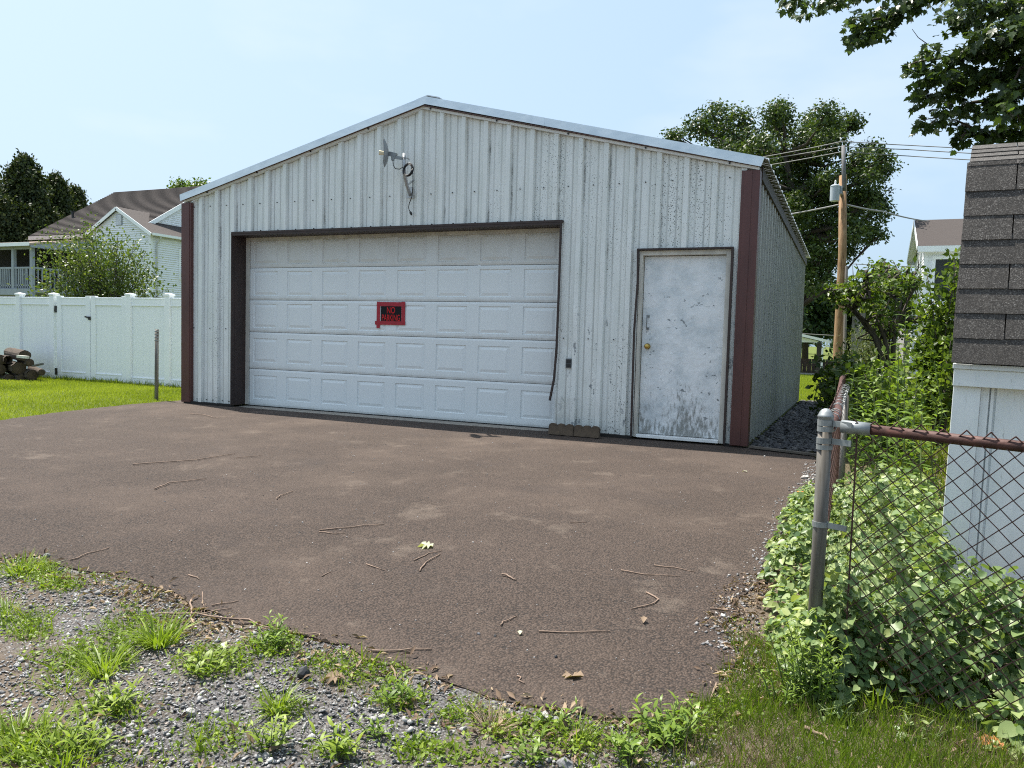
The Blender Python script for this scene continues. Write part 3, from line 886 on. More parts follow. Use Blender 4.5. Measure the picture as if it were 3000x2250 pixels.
nrm = np.array([-.86, -.50, .06]); nrm /= np.linalg.norm(nrm); side = np.cross((0, 0, 1), nrm); side /= np.linalg.norm(side); vup = np.cross(nrm, side)
ctr = np.array([3.392, -.35, 3.315])
b = MB(); nu, nv = 13, 13
for lay in (0, 1):
    for i in range(nu):
        for j in range(nv):
            a, c = (i / (nu - 1) - .5) * 2, (j / (nv - 1) - .5) * 2
            # round the corners off
            aa, cc = a * math.sqrt(1 - c * c * .42), c * math.sqrt(1 - a * a * .42)
            p = ctr + side * aa * .15 + vup * cc * .170 + nrm * (.055 * (aa * aa + cc * cc) * (.9) - lay * .004 + .012 * cc)
            b.v.append(ap(p))
for lay in (0, 1):
    q0 = lay * nu * nv
    for i in range(nu - 1):
        for j in range(nv - 1):
            q = q0 + i * nv + j; b.f.append((q, q + 1, q + nv + 1, q + nv))
b.build('dish', M_DISHG, ant, smooth=True)
b = MB(); b.tube([ap(ctr), ap(ctr + nrm * .05), ap(ctr + nrm * .115)], [.020, .022, .030], 10)
b.build('feed_horn', plain('cream_plastic', (.60, .54, .38), .5, 0, .1), ant)
b = MB(); back = ctr - nrm * .01
b.beam(ap(back), ap((3.50, -.335, 3.290)), .045, .05); b.beam(ap((3.47, -.34, 3.27)), ap((3.60, -.30, 3.25)), .03, .035); b.tube([ap((3.57, -.335, 3.262)), ap((3.64, -.29, 3.255)), ap((3.655, -.28, 3.235))], .006, 6)
b.lathe([(.020, -.055), (.020, 0)], 10, ap((3.455, -.345, 3.285)))
b.build('mounting_bracket', M_BAND, ant)
b = MB()
cab = [(3.455, -.345, 3.23), (3.465, -.35, 3.17), (3.50, -.355, 3.125), (3.56, -.355, 3.115), (3.60, -.345, 3.14)]
b.tube([ap(p) for p in cab], .0055, 6)
for k in range(5):
    r0, cx_, cz_, yy = .067 + .004 * (k % 3), 3.668 + .004 * ((k * 2) % 3 - 1), 3.105 + .004 * ((k * 3) % 4 - 1), -.335 + .006 * (k - 2)
    b.tube([ap((cx_ + r0 * math.cos(t) * .92, yy + .02 * math.sin(t), cz_ + r0 * 1.08 * math.sin(t))) for t in np.linspace(0, 2 * math.pi, 25)], .0058, 6)
tail = [(3.735, -.33, 3.07), (3.72, -.30, 2.99), (3.66, -.2, 2.90), (3.60, -.12, 2.82), (3.545, -.09, 2.74), (3.525, -.07, 2.70), (3.528, -.06, 2.665), (3.548, -.058, 2.638)]
b.tube([ap(p) for p in tail], .0055, 6); b.build('cable', M_BLACK, ant, smooth=True)
b = MB(); b.tube([ap((3.543, -.06, 2.645)), ap((3.552, -.058, 2.63)), ap((3.560, -.058, 2.612)), ap((3.561, -.058, 2.600))], [.012, .017, .015, .006], 8); b.build('plug', M_BLACK, ant)

# scalloped edging blocks leaning on the wall
def edging(x0, x1, lab):
    t = thing('edging_block', lab, 'edging block', (x0, -.18, G(0, -.2) + TH), (math.radians(-9), 0, math.radians(-1.5)), 'scalloped edging blocks by the garage door')
    w = (x1 - x0); n = 3; poly = [(0, 0), (w, 0)]
    for k in range(n - 1, -1, -1):
        for a in np.linspace(.12, math.pi - .12, 8): poly.append((w * (k + .5) / n + w / n / 2 * math.cos(a), .095 + .040 * math.sin(a)))
    MB().prism(poly, 1, -.045, 0).build('block_body', M_EDGE, t, bevel=.004)
edging(5.565, 5.872, 'left brown scalloped edging block leaning against the garage wall beside the big door')
edging(5.876, 6.182, 'right brown scalloped edging block leaning against the wall below the outlet box')

# ================================================================== LEFT SIDE
FY = 2.5
fence = thing('vinyl_fence', 'white vinyl privacy fence with capped posts beyond the left lawn', 'fence', (-4.4, FY, -.09))
def fp(x, z): return (x + 4.4, z + .09)
postx = [-9.9, -8.85, -7.76, -6.68, -4.44, -3.39, -2.30, -1.25, -.2]
for x in postx:
    z0 = G(x, FY)
    p = MB().box((fp(x, 0)[0] - .0635, -.0635, z0 + .09), (fp(x, 0)[0] + .0635, .0635, 1.725 + .09)).build('post', M_VINYL, fence, bevel=.004)
    cx = fp(x, 0)[0]
    c = MB().box((cx - .077, -.077, 1.700 + .09), (cx + .077, .077, 1.735 + .09))
    c.add([(cx - .077, -.077, 1.7352 + .09), (cx + .077, -.077, 1.7352 + .09), (cx + .077, .077, 1.7352 + .09), (cx - .077, .077, 1.7352 + .09), (cx, 0, 1.757 + .09)], [(0, 1, 4), (1, 2, 4), (2, 3, 4), (3, 0, 4)])
    c.build('post_cap', M_VINYL, p)
plank_cache = {}
def plank(parent, x0, x1, z0, z1):
    key = round(x1 - x0, 4), round(z1 - z0, 4)
    if key not in plank_cache:
        w, h = key
        m_ = MB(); m_.prism([(.004, -.011), (w - .004, -.011), (w, -.005), (w, .011), (0, .011), (0, -.005)], 2, 0, h)
        plank_cache[key] = m_.mesh('plank'); plank_cache[key].materials.append(M_VINYL)
    put('plank', plank_cache[key], parent, (x0, 0, z0))
def bay(parent, x0, x1, top=1.66, low=-.03, stile=0.0):
    a, b_ = x0 + stile, x1 - stile
    def rail(z0, z1, th):
        m_ = MB(); m_.box((a, -th, z0), (b_, th, z1)); return m_
    m_ = rail(top - .155, top, .028); m_.box((a, -.034, top - .03), (b_, .034, top - .012)); m_.box((a, -.034, top - .165), (b_, .034, top - .147)); m_.build('rail', M_VINYL, parent)
    m_ = rail(low, low + .125, .026); m_.box((a, -.033, low + .11), (b_, .033, low + .128)); m_.build('rail', M_VINYL, parent)
    n = max(3, round((b_ - a) / .155)); w = (b_ - a) / n
    for i in range(n): plank(parent, a + i * w, a + (i + 1) * w, low + .125, top - .16)
OFFZ = .09
for x0, x1 in zip(postx, postx[1:]):
    if x0 == -6.68: continue
    bay(fence, x0 + 4.4 + .064, x1 + 4.4 - .064, 1.665 + OFFZ, G(0, FY) + .02 + OFFZ)
gate = thing('vinyl_gate', 'white vinyl fence gate with black hinges and latch', 'gate', (-6.55, FY, -.09))
def gate_leaf(x0, x1):
    for a, c in ((x0, x0 + .13), (x1 - .13, x1)):
        MB().box((a, -.04, G(0, FY) + .03 + OFFZ), (c, .04, 1.69 + OFFZ)).build('stile', M_VINYL, gate, bevel=.004)
    bay(gate, x0, x1, 1.665 + OFFZ, G(0, FY) + .05 + OFFZ, .13)
gate_leaf(0, 1.00)
for z in (1.41, .10): MB().box((-.055, -.05, z + OFFZ - .07), (.012, -.036, z + OFFZ + .07)).build('hinge', M_BLACK, gate)
b = MB(); b.box((.975, -.062, 1.20 + OFFZ), (1.03, -.04, 1.27 + OFFZ)); b.beam((1.0, -.06, 1.245 + OFFZ), (.90, -.075, 1.265 + OFFZ), .02, .03); b.build('latch', M_BLACK, gate)
panel = thing('fence_leaf', 'fixed white vinyl gate leaf right of the latch', 'fence panel', (-5.53, FY, -.09))
gate_, gate = gate, panel
gate_leaf(0.0, 1.02)
gate = gate_

# two bare galvanised posts left of the garage
def bare_post(x, y, top, name_label, worn):
    t = thing('bare_fence_post', name_label, 'fence post', (x, y, G(x, y)), (0, math.radians(.6), 0), 'bare steel posts left of the garage')
    h = top - G(x, y)
    MB().tube([(0, 0, -.1), (0, 0, h * .5), (0, 0, h)], .029, 12).build('shaft', M_POST, t, smooth=True)
    if worn:
        for z in (h - .03, h - .075, h - .12, h - .17): MB().lathe([(.030, -.010), (.0345, -.008), (.0345, .008), (.030, .010)], 12, (0, 0, z)).build('band', M_BAND, t)
bare_post(-1.00, .07, 1.06, 'slim bare steel post with ridged top standing at the lawn edge', True)
bare_post(-.43, .10, 1.05, 'bare steel post tight against the left corner of the garage', False)

# firewood
def log(px, py, rpx, L, tilt, lab, y=None, hollow=False):
    """round log whose cut end is seen at px,py; it runs back to the left."""
    D = 15.4
    c = at(px, py, D); r = rpx * D / F
    t = thing('firewood_log', lab, 'log', c, (0, 0, 0), 'cut logs stacked by the fence')
    d = np.array([-.93, .36, tilt]); d /= np.linalg.norm(d)
    n = 16
    a = np.cross(d, (0, 0, 1)); a /= np.linalg.norm(a); u = np.cross(a, d)
    rr = [r * (1 + .06 * math.sin(3 * k + px) + .05 * random.uniform(-1, 1)) for k in range(n)]
    m_ = MB()
    for s_ in np.linspace(0, L, 5):
        for k in range(n):
            q = rr[k] * (1 + random.uniform(-.04, .04)); th = 2 * math.pi * k / n
            m_.v.append(tuple(d * s_ + a * q * math.cos(th) + u * q * math.sin(th)))
    for i in range(4):
        for k in range(n): m_.f.append((i * n + k, i * n + (k + 1) % n, i * n + n + (k + 1) % n, i * n + n + k))
    m_.f.append(tuple(4 * n + k for k in range(n)))
    m_.build('bark', M_LOGB, t)
    e = MB()
    inner = .55 if hollow else 0.0
    e.v = [tuple(-d * .004 + (a * math.cos(2 * math.pi * k / n) + u * math.sin(2 * math.pi * k / n)) * rr[k] * .95) for k in range(n)] + [tuple(d * (.25 if hollow else -.012) + (a * math.cos(2 * math.pi * k / n) + u * math.sin(2 * math.pi * k / n)) * rr[k] * (.55 if hollow else .45)) for k in range(n)]
    e.f = [(k, (k + 1) % n, n + (k + 1) % n, n + k) for k in range(n)] + [tuple(n + k for k in range(n))]
    e.build('cut_end', M_LOGE, t)
for a_ in [(73, 1043, 17, 1.2, .02, 'large barky log lying on top of the firewood stack'),
           (56, 1079, 19, .8, 0, 'biggest cut log in the middle of the firewood stack'),
           (88, 1063, 11, .7, 0, 'smaller log behind the top right of the firewood stack'),
           (95, 1099, 16, .9, 0, 'dark log resting on the grass at the right of the stack'),
           (123, 1091, 9.5, .8, .05, 'thin log poking out at the right end of the firewood stack'),
           (24, 1054, 12, .7, 0, 'hollow log under the large barky top log', None, True),
           (3, 1055, 15, .7, 0, 'yellowish log at the left frame edge in the upper row'),
           (2, 1082, 15, .8, 0, 'round log at the left frame edge in the middle row'),
           (29, 1108, 12, .7, 0, 'grey weathered log on the grass under the biggest log'),
           (62, 1108, 12, .7, 0, 'dark log on the ground between the grey log and the right log'),
           (-25, 1075, 20, .9, 0, 'wide log at the far left of the firewood stack')]:
    log(*a_)
o = thing('split_board', 'pale split board lying across the top log end', 'board', at(52, 1044, 15.2))
MB().beam((0, 0, 0), tuple(at(68, 1046, 15.15) - at(38, 1043, 15.3)), .05, .05).build('board_body', M_JAMB, o)
o = thing('grey_board', 'grey board end sticking out of the firewood toward the gate', 'board', at(98, 1072, 15.4))
MB().beam((0, 0, 0), tuple(at(124, 1066, 15.2) - at(98, 1072, 15.4)), .06, .03).build('board_body', plain('grey_wood', (.10, .10, .10), .9), o)

# ------------------------------------------------ neighbour's house on the left
house = thing('white_house', 'white sided house with brown shingle roof, gable vent and porch behind the fence', 'house', (-24, 18, -.2))
HB = np.array([-24, 18, -.2])
def H(p): return tuple(np.array(p, float) - HB)
class HM(MB):
    def build(s, name, m, parent=None, **k):
        s.v = [H(p) for p in s.v]
        return super().build(name, m, parent, **k)
def siding_y(name, y, x0, x1, z0, topf, m, parent, rows=.1016, face=-1, cls=HM):
    """lapped boards on a wall facing -y; topf gives x-limits at height z."""
    n = int(math.ceil((topf[1] - z0) / rows))
    for i in range(n):
        a, c = z0 + i * rows, z0 + (i + 1) * rows
        l0, r0 = topf[0](a, x0, x1); l1, r1 = topf[0](min(c, topf[1]), x0, x1)
        if r0 - l0 < .02: continue
        c = min(c, topf[1])
        mb = cls()
        mb.add([(l0, y + face * .042, a), (r0, y + face * .042, a), (r1, y + face * .004, c), (l1, y + face * .004, c), (l0, y, a), (r0, y, a)], [(0, 1, 2, 3), (4, 5, 1, 0)])
        mb.build(name, m, parent)
ZW, ZWP, WX0, WX1, WXP, WY = 5.45, 6.62, -25.55, -21.40, -23.47, 17.89
def gab(z, x0, x1):
    if z <= ZW: return x0, x1
    t = (z - ZW) / (ZWP - ZW)
    return x0 + (WXP - x0) * t, x1 + (WXP - x1) * t
b = HM(); b.prism([(WX0, -.2), (WX1, -.2), (WX1, ZW), (WXP, ZWP), (WX0, ZW)], 1, WY, WY + 9); w = b.build('wall', M_SIDING, house)
M_SIDE_W = M_SIDING
HMW = HM
siding_y('board', WY, WX0, WX1, 2.2, (gab, ZWP), M_SIDING, w, .1016, -1)
def siding_x(x, y0, y1, z0, z1, rows, parent, cls, sgn=1, m=None):
    for i in range(int((z1 - z0) / rows)):
        a, c = z0 + i * rows, z0 + (i + 1) * rows
        mb = cls(); mb.add([(x + sgn * .042, y0, a), (x + sgn * .042, y1, a), (x + sgn * .004, y1, c), (x + sgn * .004, y0, c), (x, y0, a), (x, y1, a)], [(0, 1, 2, 3), (4, 5, 1, 0)])
        mb.build('board', m or M_SIDING, parent)
siding_x(WX1, WY, WY + 2.6, 2.4, 5.35, .1016, w, HM)
HM().box((WX1 - .08, WY - .045, -.2), (WX1 + .045, WY + .09, 5.42)).build('corner_board', M_SIDING, house)
# wing roof and rake boards
OV = .14
def pitched(name, x0, x1, xp, ze, zp, y0, y1, m, th=.09, ov=.22):
    s0, s1 = (zp - ze) / (xp - x0), (zp - ze) / (x1 - xp)
    for sgn in (-1, 1):
        b = HM()
        xe, ss = (x0 - ov, s0) if sgn < 0 else (x1 + ov, s1)
        zee = ze - ov * ss
        b.prism([(xe, zee), (xp, zp), (xp, zp + th), (xe, zee + th)], 1, y0, y1)
        r = b.build('roof', m, house)
pitched('roof', WX0, WX1, WXP, ZW + .03, ZWP + .03, WY - .16, WY + 9, M_FARROOF)
sw = (ZWP - ZW) / (WX1 - WXP)
for sgn in (-1, 1):
    xe = WXP + sgn * (WX1 - WXP + .22)
    HM().beam((WXP, WY - .17, ZWP + .035), (xe, WY - .17, ZWP + .035 - sw * abs(xe - WXP)), .03, .15, (0, 0, 1)).build('rake_board', M_VINYL, house)
HM().box((-23.61, WY - .05, 5.86), (-23.19, WY - .02, 6.38)).build('vent_frame', M_PORCH, house)
for i in range(9): HM().add([(-23.56, WY - .075, 5.90 + i * .05), (-23.24, WY - .075, 5.90 + i * .05), (-23.24, WY - .052, 5.945 + i * .05), (-23.56, WY - .052, 5.945 + i * .05)], [(0, 1, 2, 3)]).build('louvre', M_SIDING, house)
# gutter, downspout, window with air conditioner
zg = ZW - .22 * sw + .03
HM().box((WX1 + .20, WY - .12, zg - .02), (WX1 + .33, WY + 9, zg + .09)).build('gutter', M_VINYL, house)
HM().tube([(WX1 + .26, WY + .34, zg), (WX1 + .26, WY + .34, zg - .14), (WX1 + .08, WY + .30, zg - .38), (WX1 + .08, WY + .30, .5)], .042, 8).build('downspout', plain('grey_white_metal', (.5, .51, .5), .5), house)
wy0, wy1 = 19.62, 20.55
fr = HM()
for bx in (((WX1, wy0 - .09, 3.42), (WX1 + .06, wy0, 4.92)), ((WX1, wy1, 3.42), (WX1 + .06, wy1 + .09, 4.92)), ((WX1, wy0, 4.83), (WX1 + .06, wy1, 4.92)), ((WX1, wy0, 3.42), (WX1 + .07, wy1, 3.49)), ((WX1 + .01, wy0, 4.13), (WX1 + .05, wy1, 4.18))): fr.box(*bx)
wf = fr.build('window', M_VINYL, house)
HM().box((WX1 + .005, wy0, 3.49), (WX1 + .02, wy1, 4.83)).build('pane', M_GLASS, wf)
ac = HM().box((WX1 + .03, 19.70, 3.50), (WX1 + .32, 20.3, 3.86)).build('air_conditioner', M_WHITE, house, bevel=.01)
for i in range(5): HM().box((WX1 + .321, 19.74 + i * .11, 3.54), (WX1 + .326, 19.79 + i * .11, 3.82)).build('grille_slot', M_OUT, ac)
# main block
MX_L, MX_R, MY0, MYR = -29.45, -22.45, 18.25, 22.7
MZE, MZR = 5.5, 8.6
ms = (MZR - MZE) / (MYR - 17.7)
b = HM(); b.prism([(MY0, -.2), (2 * MYR - MY0, -.2), (2 * MYR - MY0, MZE + ms * .5), (MYR, MZR - .1), (MY0, MZE + ms * .5)], 0, MX_L + .1, MX_R); mw = b.build('wall', M_SIDING, house)
for i in range(30):
    z = 6.0 + i * .1016
    y0_ = MY0 + max(0, (z - 5.75) / ms); y1_ = 2 * MYR - y0_
    if z > 8.4: break
    HM().add([(MX_R + .03, y0_, z), (MX_R + .03, y1_, z), (MX_R + .004, y1_ - .1, z + .1016), (MX_R + .004, y0_ + .1, z + .1016), (MX_R, y0_, z), (MX_R, y1_, z)], [(0, 1, 2, 3), (4, 5, 1, 0)]).build('board', M_SIDING, mw)
siding_y('board', MY0, MX_L + .1, WX0 - .02, 2.4, (lambda z, a, c: (a, c), 5.4), plain('shaded_white_siding', (.60, .58, .53), .6, 0, .05), mw, .1016, -1)  # white siding tinted cream: the porch's warm shade is in the colour
# shingle courses as stepped slabs on the front slope
ncs = 36
for i in range(ncs):
    t0, t1 = i / ncs, (i + 1) / ncs
    y0_, z0_ = 17.7 + (MYR - 17.7) * t0, MZE + (MZR - MZE) * t0
    y1_, z1_ = 17.7 + (MYR - 17.7) * t1, MZE + (MZR - MZE) * t1
    xr_ = MX_R + .15 if y0_ > 18.15 else WX0 - .2
    HM().add([(MX_L - .15, y0_, z0_ + .05), (xr_, y0_, z0_ + .05), (xr_, y1_, z1_ + .008), (MX_L - .15, y1_, z1_ + .008), (MX_L - .15, y0_, z0_ - .01), (xr_, y0_, z0_ - .01)],
             [(0, 1, 2, 3), (4, 5, 1, 0)]).build('shingle', M_FARROOF, house)
zq = MZE + ms * .5
b = HM(); b.prism([(17.72, MZE - .09), (18.2, zq - .09), (18.2, zq - .01), (17.72, MZE - .01)], 0, MX_L - .14, WX0 - .2); b.prism([(18.2, zq - .09), (MYR, MZR - .09), (2 * MYR - 17.7, MZE - .09), (2 * MYR - 17.7, MZE - .01), (MYR, MZR - .01), (18.2, zq - .01)], 0, MX_L - .14, MX_R + .14); b.build('roof', M_FARROOF, house)
HM().beam((MX_R + .165, 18.3, MZE - .08 + ms * .6), (MX_R + .165, MYR, MZR - .08), .03, .20).build('rake_board', M_VINYL, house)
HM().box((MX_L - .14, 17.62, MZE - .20), (-25.6, 17.71, MZE - .02)).build('gutter', plain('weathered_gutter', (.42, .40, .38), .6), house)
vp = on_axis(213, 627, 1, 19.6)
HM().tube([(vp[0], vp[1], vp[2] - .3), (vp[0], vp[1], vp[2] + .12)], .06, 8).box((vp[0] - .09, vp[1] - .09, vp[2] + .12), (vp[0] + .09, vp[1] + .09, vp[2] + .15)).build('roof_vent', M_BLACK, house)
fl = at(437, 633, 39.5)
HM().beam(tuple(fl + np.array([-.02, -.1, .22])), tuple(fl + np.array([.12, -.1, -.25])), .16, .03, (0, -1, .3)).build('flashing', M_JAMB, house)
# porch
PY, PXR = 14.95, -25.45
HM().box((-36, PY - .05, 2.50), (PXR + .1, MY0, 2.68)).build('porch_floor', M_PORCH, house)
HM().box((-36, PY - .10, 2.38), (PXR + .12, PY - .051, 2.66)).build('porch_fascia', M_PORCH, house)
for x in (PXR, -26.72, -29.4, -32.2): HM().box((x - .08, PY - .05, -.2 if x > -26 else 2.681), (x + .08, PY + .09, 4.56)).build('porch_post', M_PORCH, house)
b = HM(); b.prism([(PY - .35, 4.60), (MY0, 5.22), (MY0, 5.30), (PY - .35, 4.70)], 0, -36, PXR + .35); b.build('porch_roof', plain('faded_pink_roof', (.42, .32, .27), .8, 0, .2, 4), house)
HM().box((-36, PY - .38, 4.56), (PXR + .36, PY - .355, 4.72)).build('porch_fascia', M_VINYL, house)
HM().box((-36, PY - .04, 4.46), (PXR + .1, PY + .08, 4.60)).build('porch_beam', M_PORCH, house)
HM().add([(PXR + .34, PY - .3, 4.60), (PXR + .34, MY0, 5.22), (PXR + .34, MY0, 4.55), (PXR + .34, PY - .3, 4.50)], [(0, 1, 2, 3)]).build('porch_gable', M_PORCH, house)
HM().box((-36, PY - .03, 3.58), (PXR - .08, PY + .05, 3.66)).build('hand_rail', M_PORCH, house)
HM().box((-36, PY - .02, 2.78), (PXR - .08, PY + .04, 2.85)).build('bottom_rail', M_PORCH, house)
bal = HM(); bal.box((0, 0, 0), (.055, .045, .90))
bal.v = [tuple(np.array(p) + HB) for p in bal.v]
bal_me = None
for i in range(52):
    x = PXR - .18 - i * .155
    if bal_me is None:
        m_ = MB().box((0, 0, 0), (.055, .045, .90)); bal_me = m_.mesh('baluster'); bal_me.materials.append(M_PORCH)
    put('baluster', bal_me, house, H((x, PY - .02, 2.70)), (0, random.uniform(-.03, .03), 0))
HM().box((PXR - .04, PY + .09, 3.58), (PXR + .04, MY0, 3.66)).build('hand_rail', M_PORCH, house)
for i in range(14): put('baluster', bal_me, house, H((PXR - .02, PY + .25 + i * .2, 2.70)))
HM().box((-36, MY0 - .3, 2.69), (-29.6, MY0 - .2, 5.2)).build('porch_back_wall', M_SCREEN, house)
HM().box((-29.5, MY0 - .05, 2.69), (-26.9, MY0 - .03, 4.9)).build('porch_opening', M_SCREEN, house)

# ================================================================== RIGHT SIDE BUILDINGS
wh = thing('far_white_house', 'white two storey house with brown roof at the right behind the shrubs', 'house', (14, 33, -.2))
HB2 = np.array([14, 33, -.2])
class H2(MB):
    def build(s, name, m, parent=None, **k):
        s.v = [tuple(np.array(p) - HB2) for p in s.v]
        return super().build(name, m, parent, **k)
cx0, cy0 = 11.75, 31.27
zso = float(on_y(2712, 737, cy0)[2])
ylen = 5.9
b = H2(); b.prism([(cy0, -.2), (cy0 + ylen, -.2), (cy0 + ylen, zso), (cy0 + ylen / 2, zso + 1.25), (cy0, zso)], 0, cx0, cx0 + 9); w2 = b.build('wall', M_SIDING, wh)
for i in range(34):
    a = .4 + i * .15
    if a + .15 > zso: break
    H2().add([(cx0 - .03, cy0, a), (cx0 - .03, cy0 + ylen, a), (cx0 - .004, cy0 + ylen, a + .15), (cx0 - .004, cy0, a + .15), (cx0, cy0, a), (cx0, cy0 + ylen, a)], [(0, 1, 2, 3), (4, 5, 1, 0)]).build('board', M_SIDING, w2)
for i in range(24):
    a = .4 + i * .203
    if a + .203 > zso: break
    H2().add([(cx0, cy0 - .03, a), (cx0 + 6, cy0 - .03, a), (cx0 + 6, cy0 - .004, a + .203), (cx0, cy0 - .004, a + .203), (cx0, cy0, a), (cx0 + 6, cy0, a)], [(0, 1, 2, 3), (4, 5, 1, 0)]).build('board', M_SIDING, w2)
H2().box((cx0 - .04, cy0 - .045, -.2), (cx0 + .10, cy0 + .08, zso)).build('corner_board', M_SIDING, wh)
ev = on_y(2689, 727, cy0 - .35); rd = on_axis(2683.6, 651, 1, cy0 + ylen / 2)
zr, zev = float(rd[2]), float(ev[2])
xe = float(ev[0])
for s in (-1, 1):
    ye = cy0 - .35 if s < 0 else cy0 + ylen + .35
    b = H2(); b.prism([(ye, zev), (cy0 + ylen / 2, zr), (cy0 + ylen / 2, zr + .10), (ye, zev + .10)], 0, xe, cx0 + 9.3); b.build('roof', M_FARROOF2, wh)
    H2().beam((xe - .02, ye, zev + .02), (xe - .02, cy0 + ylen / 2, zr + .02), .03, .22).build('rake_board', M_VINYL, wh)
    H2().box((xe, ye - .04, zev - .17), (cx0 + 9, ye + .0, zev + .09)).build('fascia_board', M_VINYL, wh)
for s in (-1, 1):
    ye = cy0 - .30 if s < 0 else cy0 + ylen + .30
    H2().prism([(ye, zev - .03), (cy0 + ylen / 2, zr - .03), (cy0 + ylen / 2, zr - .006), (ye, zev - .006)], 0, xe + .005, cx0 - .005).build('soffit', M_SIDING, wh)
H2().box((xe + .02, cy0 - .33, zev - .17), (cx0 + 9, cy0 - .001, zev - .14)).build('soffit', M_SIDING, wh)
H2().box((xe + .02, cy0 + ylen, zev - .17), (cx0, cy0 + ylen + .33, zev - .14)).build('soffit', M_SIDING, wh)
wt, wb = on_y(2741, 760, cy0), on_y(2790, 862, cy0)
x0, x1, z1, z0 = wt[0], wb[0] + .2, wt[2], wb[2] - .25
b = H2()
for bx in (((x0 - .13, cy0 - .06, z0 - .12), (x0, cy0 - .002, z1 + .14)), ((x1, cy0 - .06, z0 - .12), (x1 + .13, cy0 - .002, z1 + .14)), ((x0, cy0 - .06, z1), (x1, cy0 - .002, z1 + .14)), ((x0, cy0 - .06, z0 - .12), (x1, cy0 - .002, z0))): b.box(*bx)
w3 = b.build('window', M_VINYL, wh)
H2().box((x0, cy0 - .035, z0), (x1, cy0 - .03, z1)).build('pane', M_GLASS, w3)
b = H2(); b.prism([(cy0 - 1.6, 2.55), (cy0 - .01, 3.05), (cy0 - .01, 3.12), (cy0 - 1.6, 2.63)], 0, cx0 - .25, cx0 + 7); b.build('porch_roof', plain('pale_porch_roof', (.42, .44, .46), .7), wh)
H2().box((cx0 - .2, cy0 - 1.5, 2.3), (cx0 + 7, cy0 - 1.4, 2.56)).build('porch_beam', M_SIDING, wh)

# grey house far behind with a small white gable
gh = thing('grey_house', 'grey sided house with white trimmed gable far behind the garden tree', 'house', at(2660, 1000, 60) * np.array([1, 1, 0]))
gb = np.array(gh.location)
def gp(u, v, d=60): return np.array(at(u, v, d)) - gb
pk, el, er = gp(2668, 886), gp(2644, 904), gp(2692, 904)
b = MB()
wd = float(np.linalg.norm(er - el))
b.prism([(el[0] + .25, -.2), (er[0] - .1, -.2), (er[0] - .1, el[2]), (pk[0], pk[2] - .08), (el[0] + .25, el[2])], 1, float(pk[1]), float(pk[1]) + 8)
M_GREYS = plain('grey_siding', (.27, .25, .26), .7, 0, .06)
b.build('wall', M_GREYS, gh)
for e in (el, er): MB().beam(tuple(pk + np.array([0, -.25, 0])), tuple(e + np.array([0, -.25, 0])), .3, .16).build('rake_board', M_VINYL, gh)
for e in (el, er): MB().add([tuple(pk + np.array([0, -.2, .1])), tuple(e + np.array([0, -.2, .1])), tuple(e + np.array([0, 8, .1])), tuple(pk + np.array([0, 8, .1]))], [(0, 1, 2, 3)]).build('roof', M_FARROOF2, gh)
b = MB(); a_, c_ = gp(2499, 893, 55), gp(2596, 1040, 55)
b.box((a_[0], a_[1], -.2), (a_[0] + .85, a_[1] + 5, a_[2])); b.build('wall', M_GREYS, gh)

# carport seen through the gap
cp = thing('carport', 'white roofed open carport with downspout beyond the lawn', 'carport', (6.5, 26, -.22))
cb = np.array([6.5, 26, -.22])
class H3(MB):
    def build(s, name, m, parent=None, **k):
        s.v = [tuple(np.array(p) - cb) for p in s.v]
        return super().build(name, m, parent, **k)
pe = on_y(2420, 1003, 26.0); pp = on_y(2343, 975, 26.0)
x_e, z_e, z_p = float(pe[0]), float(pe[2]), float(pp[2])
xm = x_e - 1.55
b = H3(); b.prism([(2 * xm - x_e - 2, z_e - .02), (x_e, z_e - .02), (xm - 1, z_p + .18)], 1, 26.0, 26.06); b.build('gable_wall', M_SIDING, cp)
for i in range(14): H3().box((x_e - .2 - i * .2, 25.985, z_e), (x_e - .19 - i * .2, 25.999, z_e + .08 + .05 * i)).build('batten', M_VINYL, cp)
b = H3(); b.prism([(xm - 1, z_p + .20), (x_e + .12, z_e - .02), (x_e + .12, z_e + .09), (xm - 1, z_p + .31)], 1, 25.8, 31); b.build('roof', M_WHITE, cp)
H3().box((x_e - .35, 26.05, -.22), (x_e - .16, 26.2, z_e - .03)).build('carport_post', plain('dark_post', (.05, .04, .035), .8), cp)
H3().box((x_e - 4.5, 26.05, -.22), (x_e - 4.3, 26.2, z_e - .03)).build('carport_post', plain('dark_post_b', (.05, .04, .035), .8), cp)
H3().tube([(x_e + .06, 25.85, z_e), (x_e + .05, 25.85, z_e - .12), (x_e - .12, 25.9, z_e - .28), (x_e - .12, 25.9, -.2)], .04, 8).build('downspout', M_WHITE, cp)
bf = thing('board_fence', 'low dark board fence behind the carport', 'fence', (6.0, 30.2, -.22))
M_BF = plain('dark_boards', (.060, .043, .034), .9, 0, .3, 6, (4, 1, .3))
for i in range(26): MB().box((-2.2 + i * .2, 0, 0), (-2.2 + i * .2 + .19, .03, .66)).build('board', M_BF, bf)
MB().box((-2.2, .031, .45), (3.0, .08, .53)).build('rail', M_BF, bf)

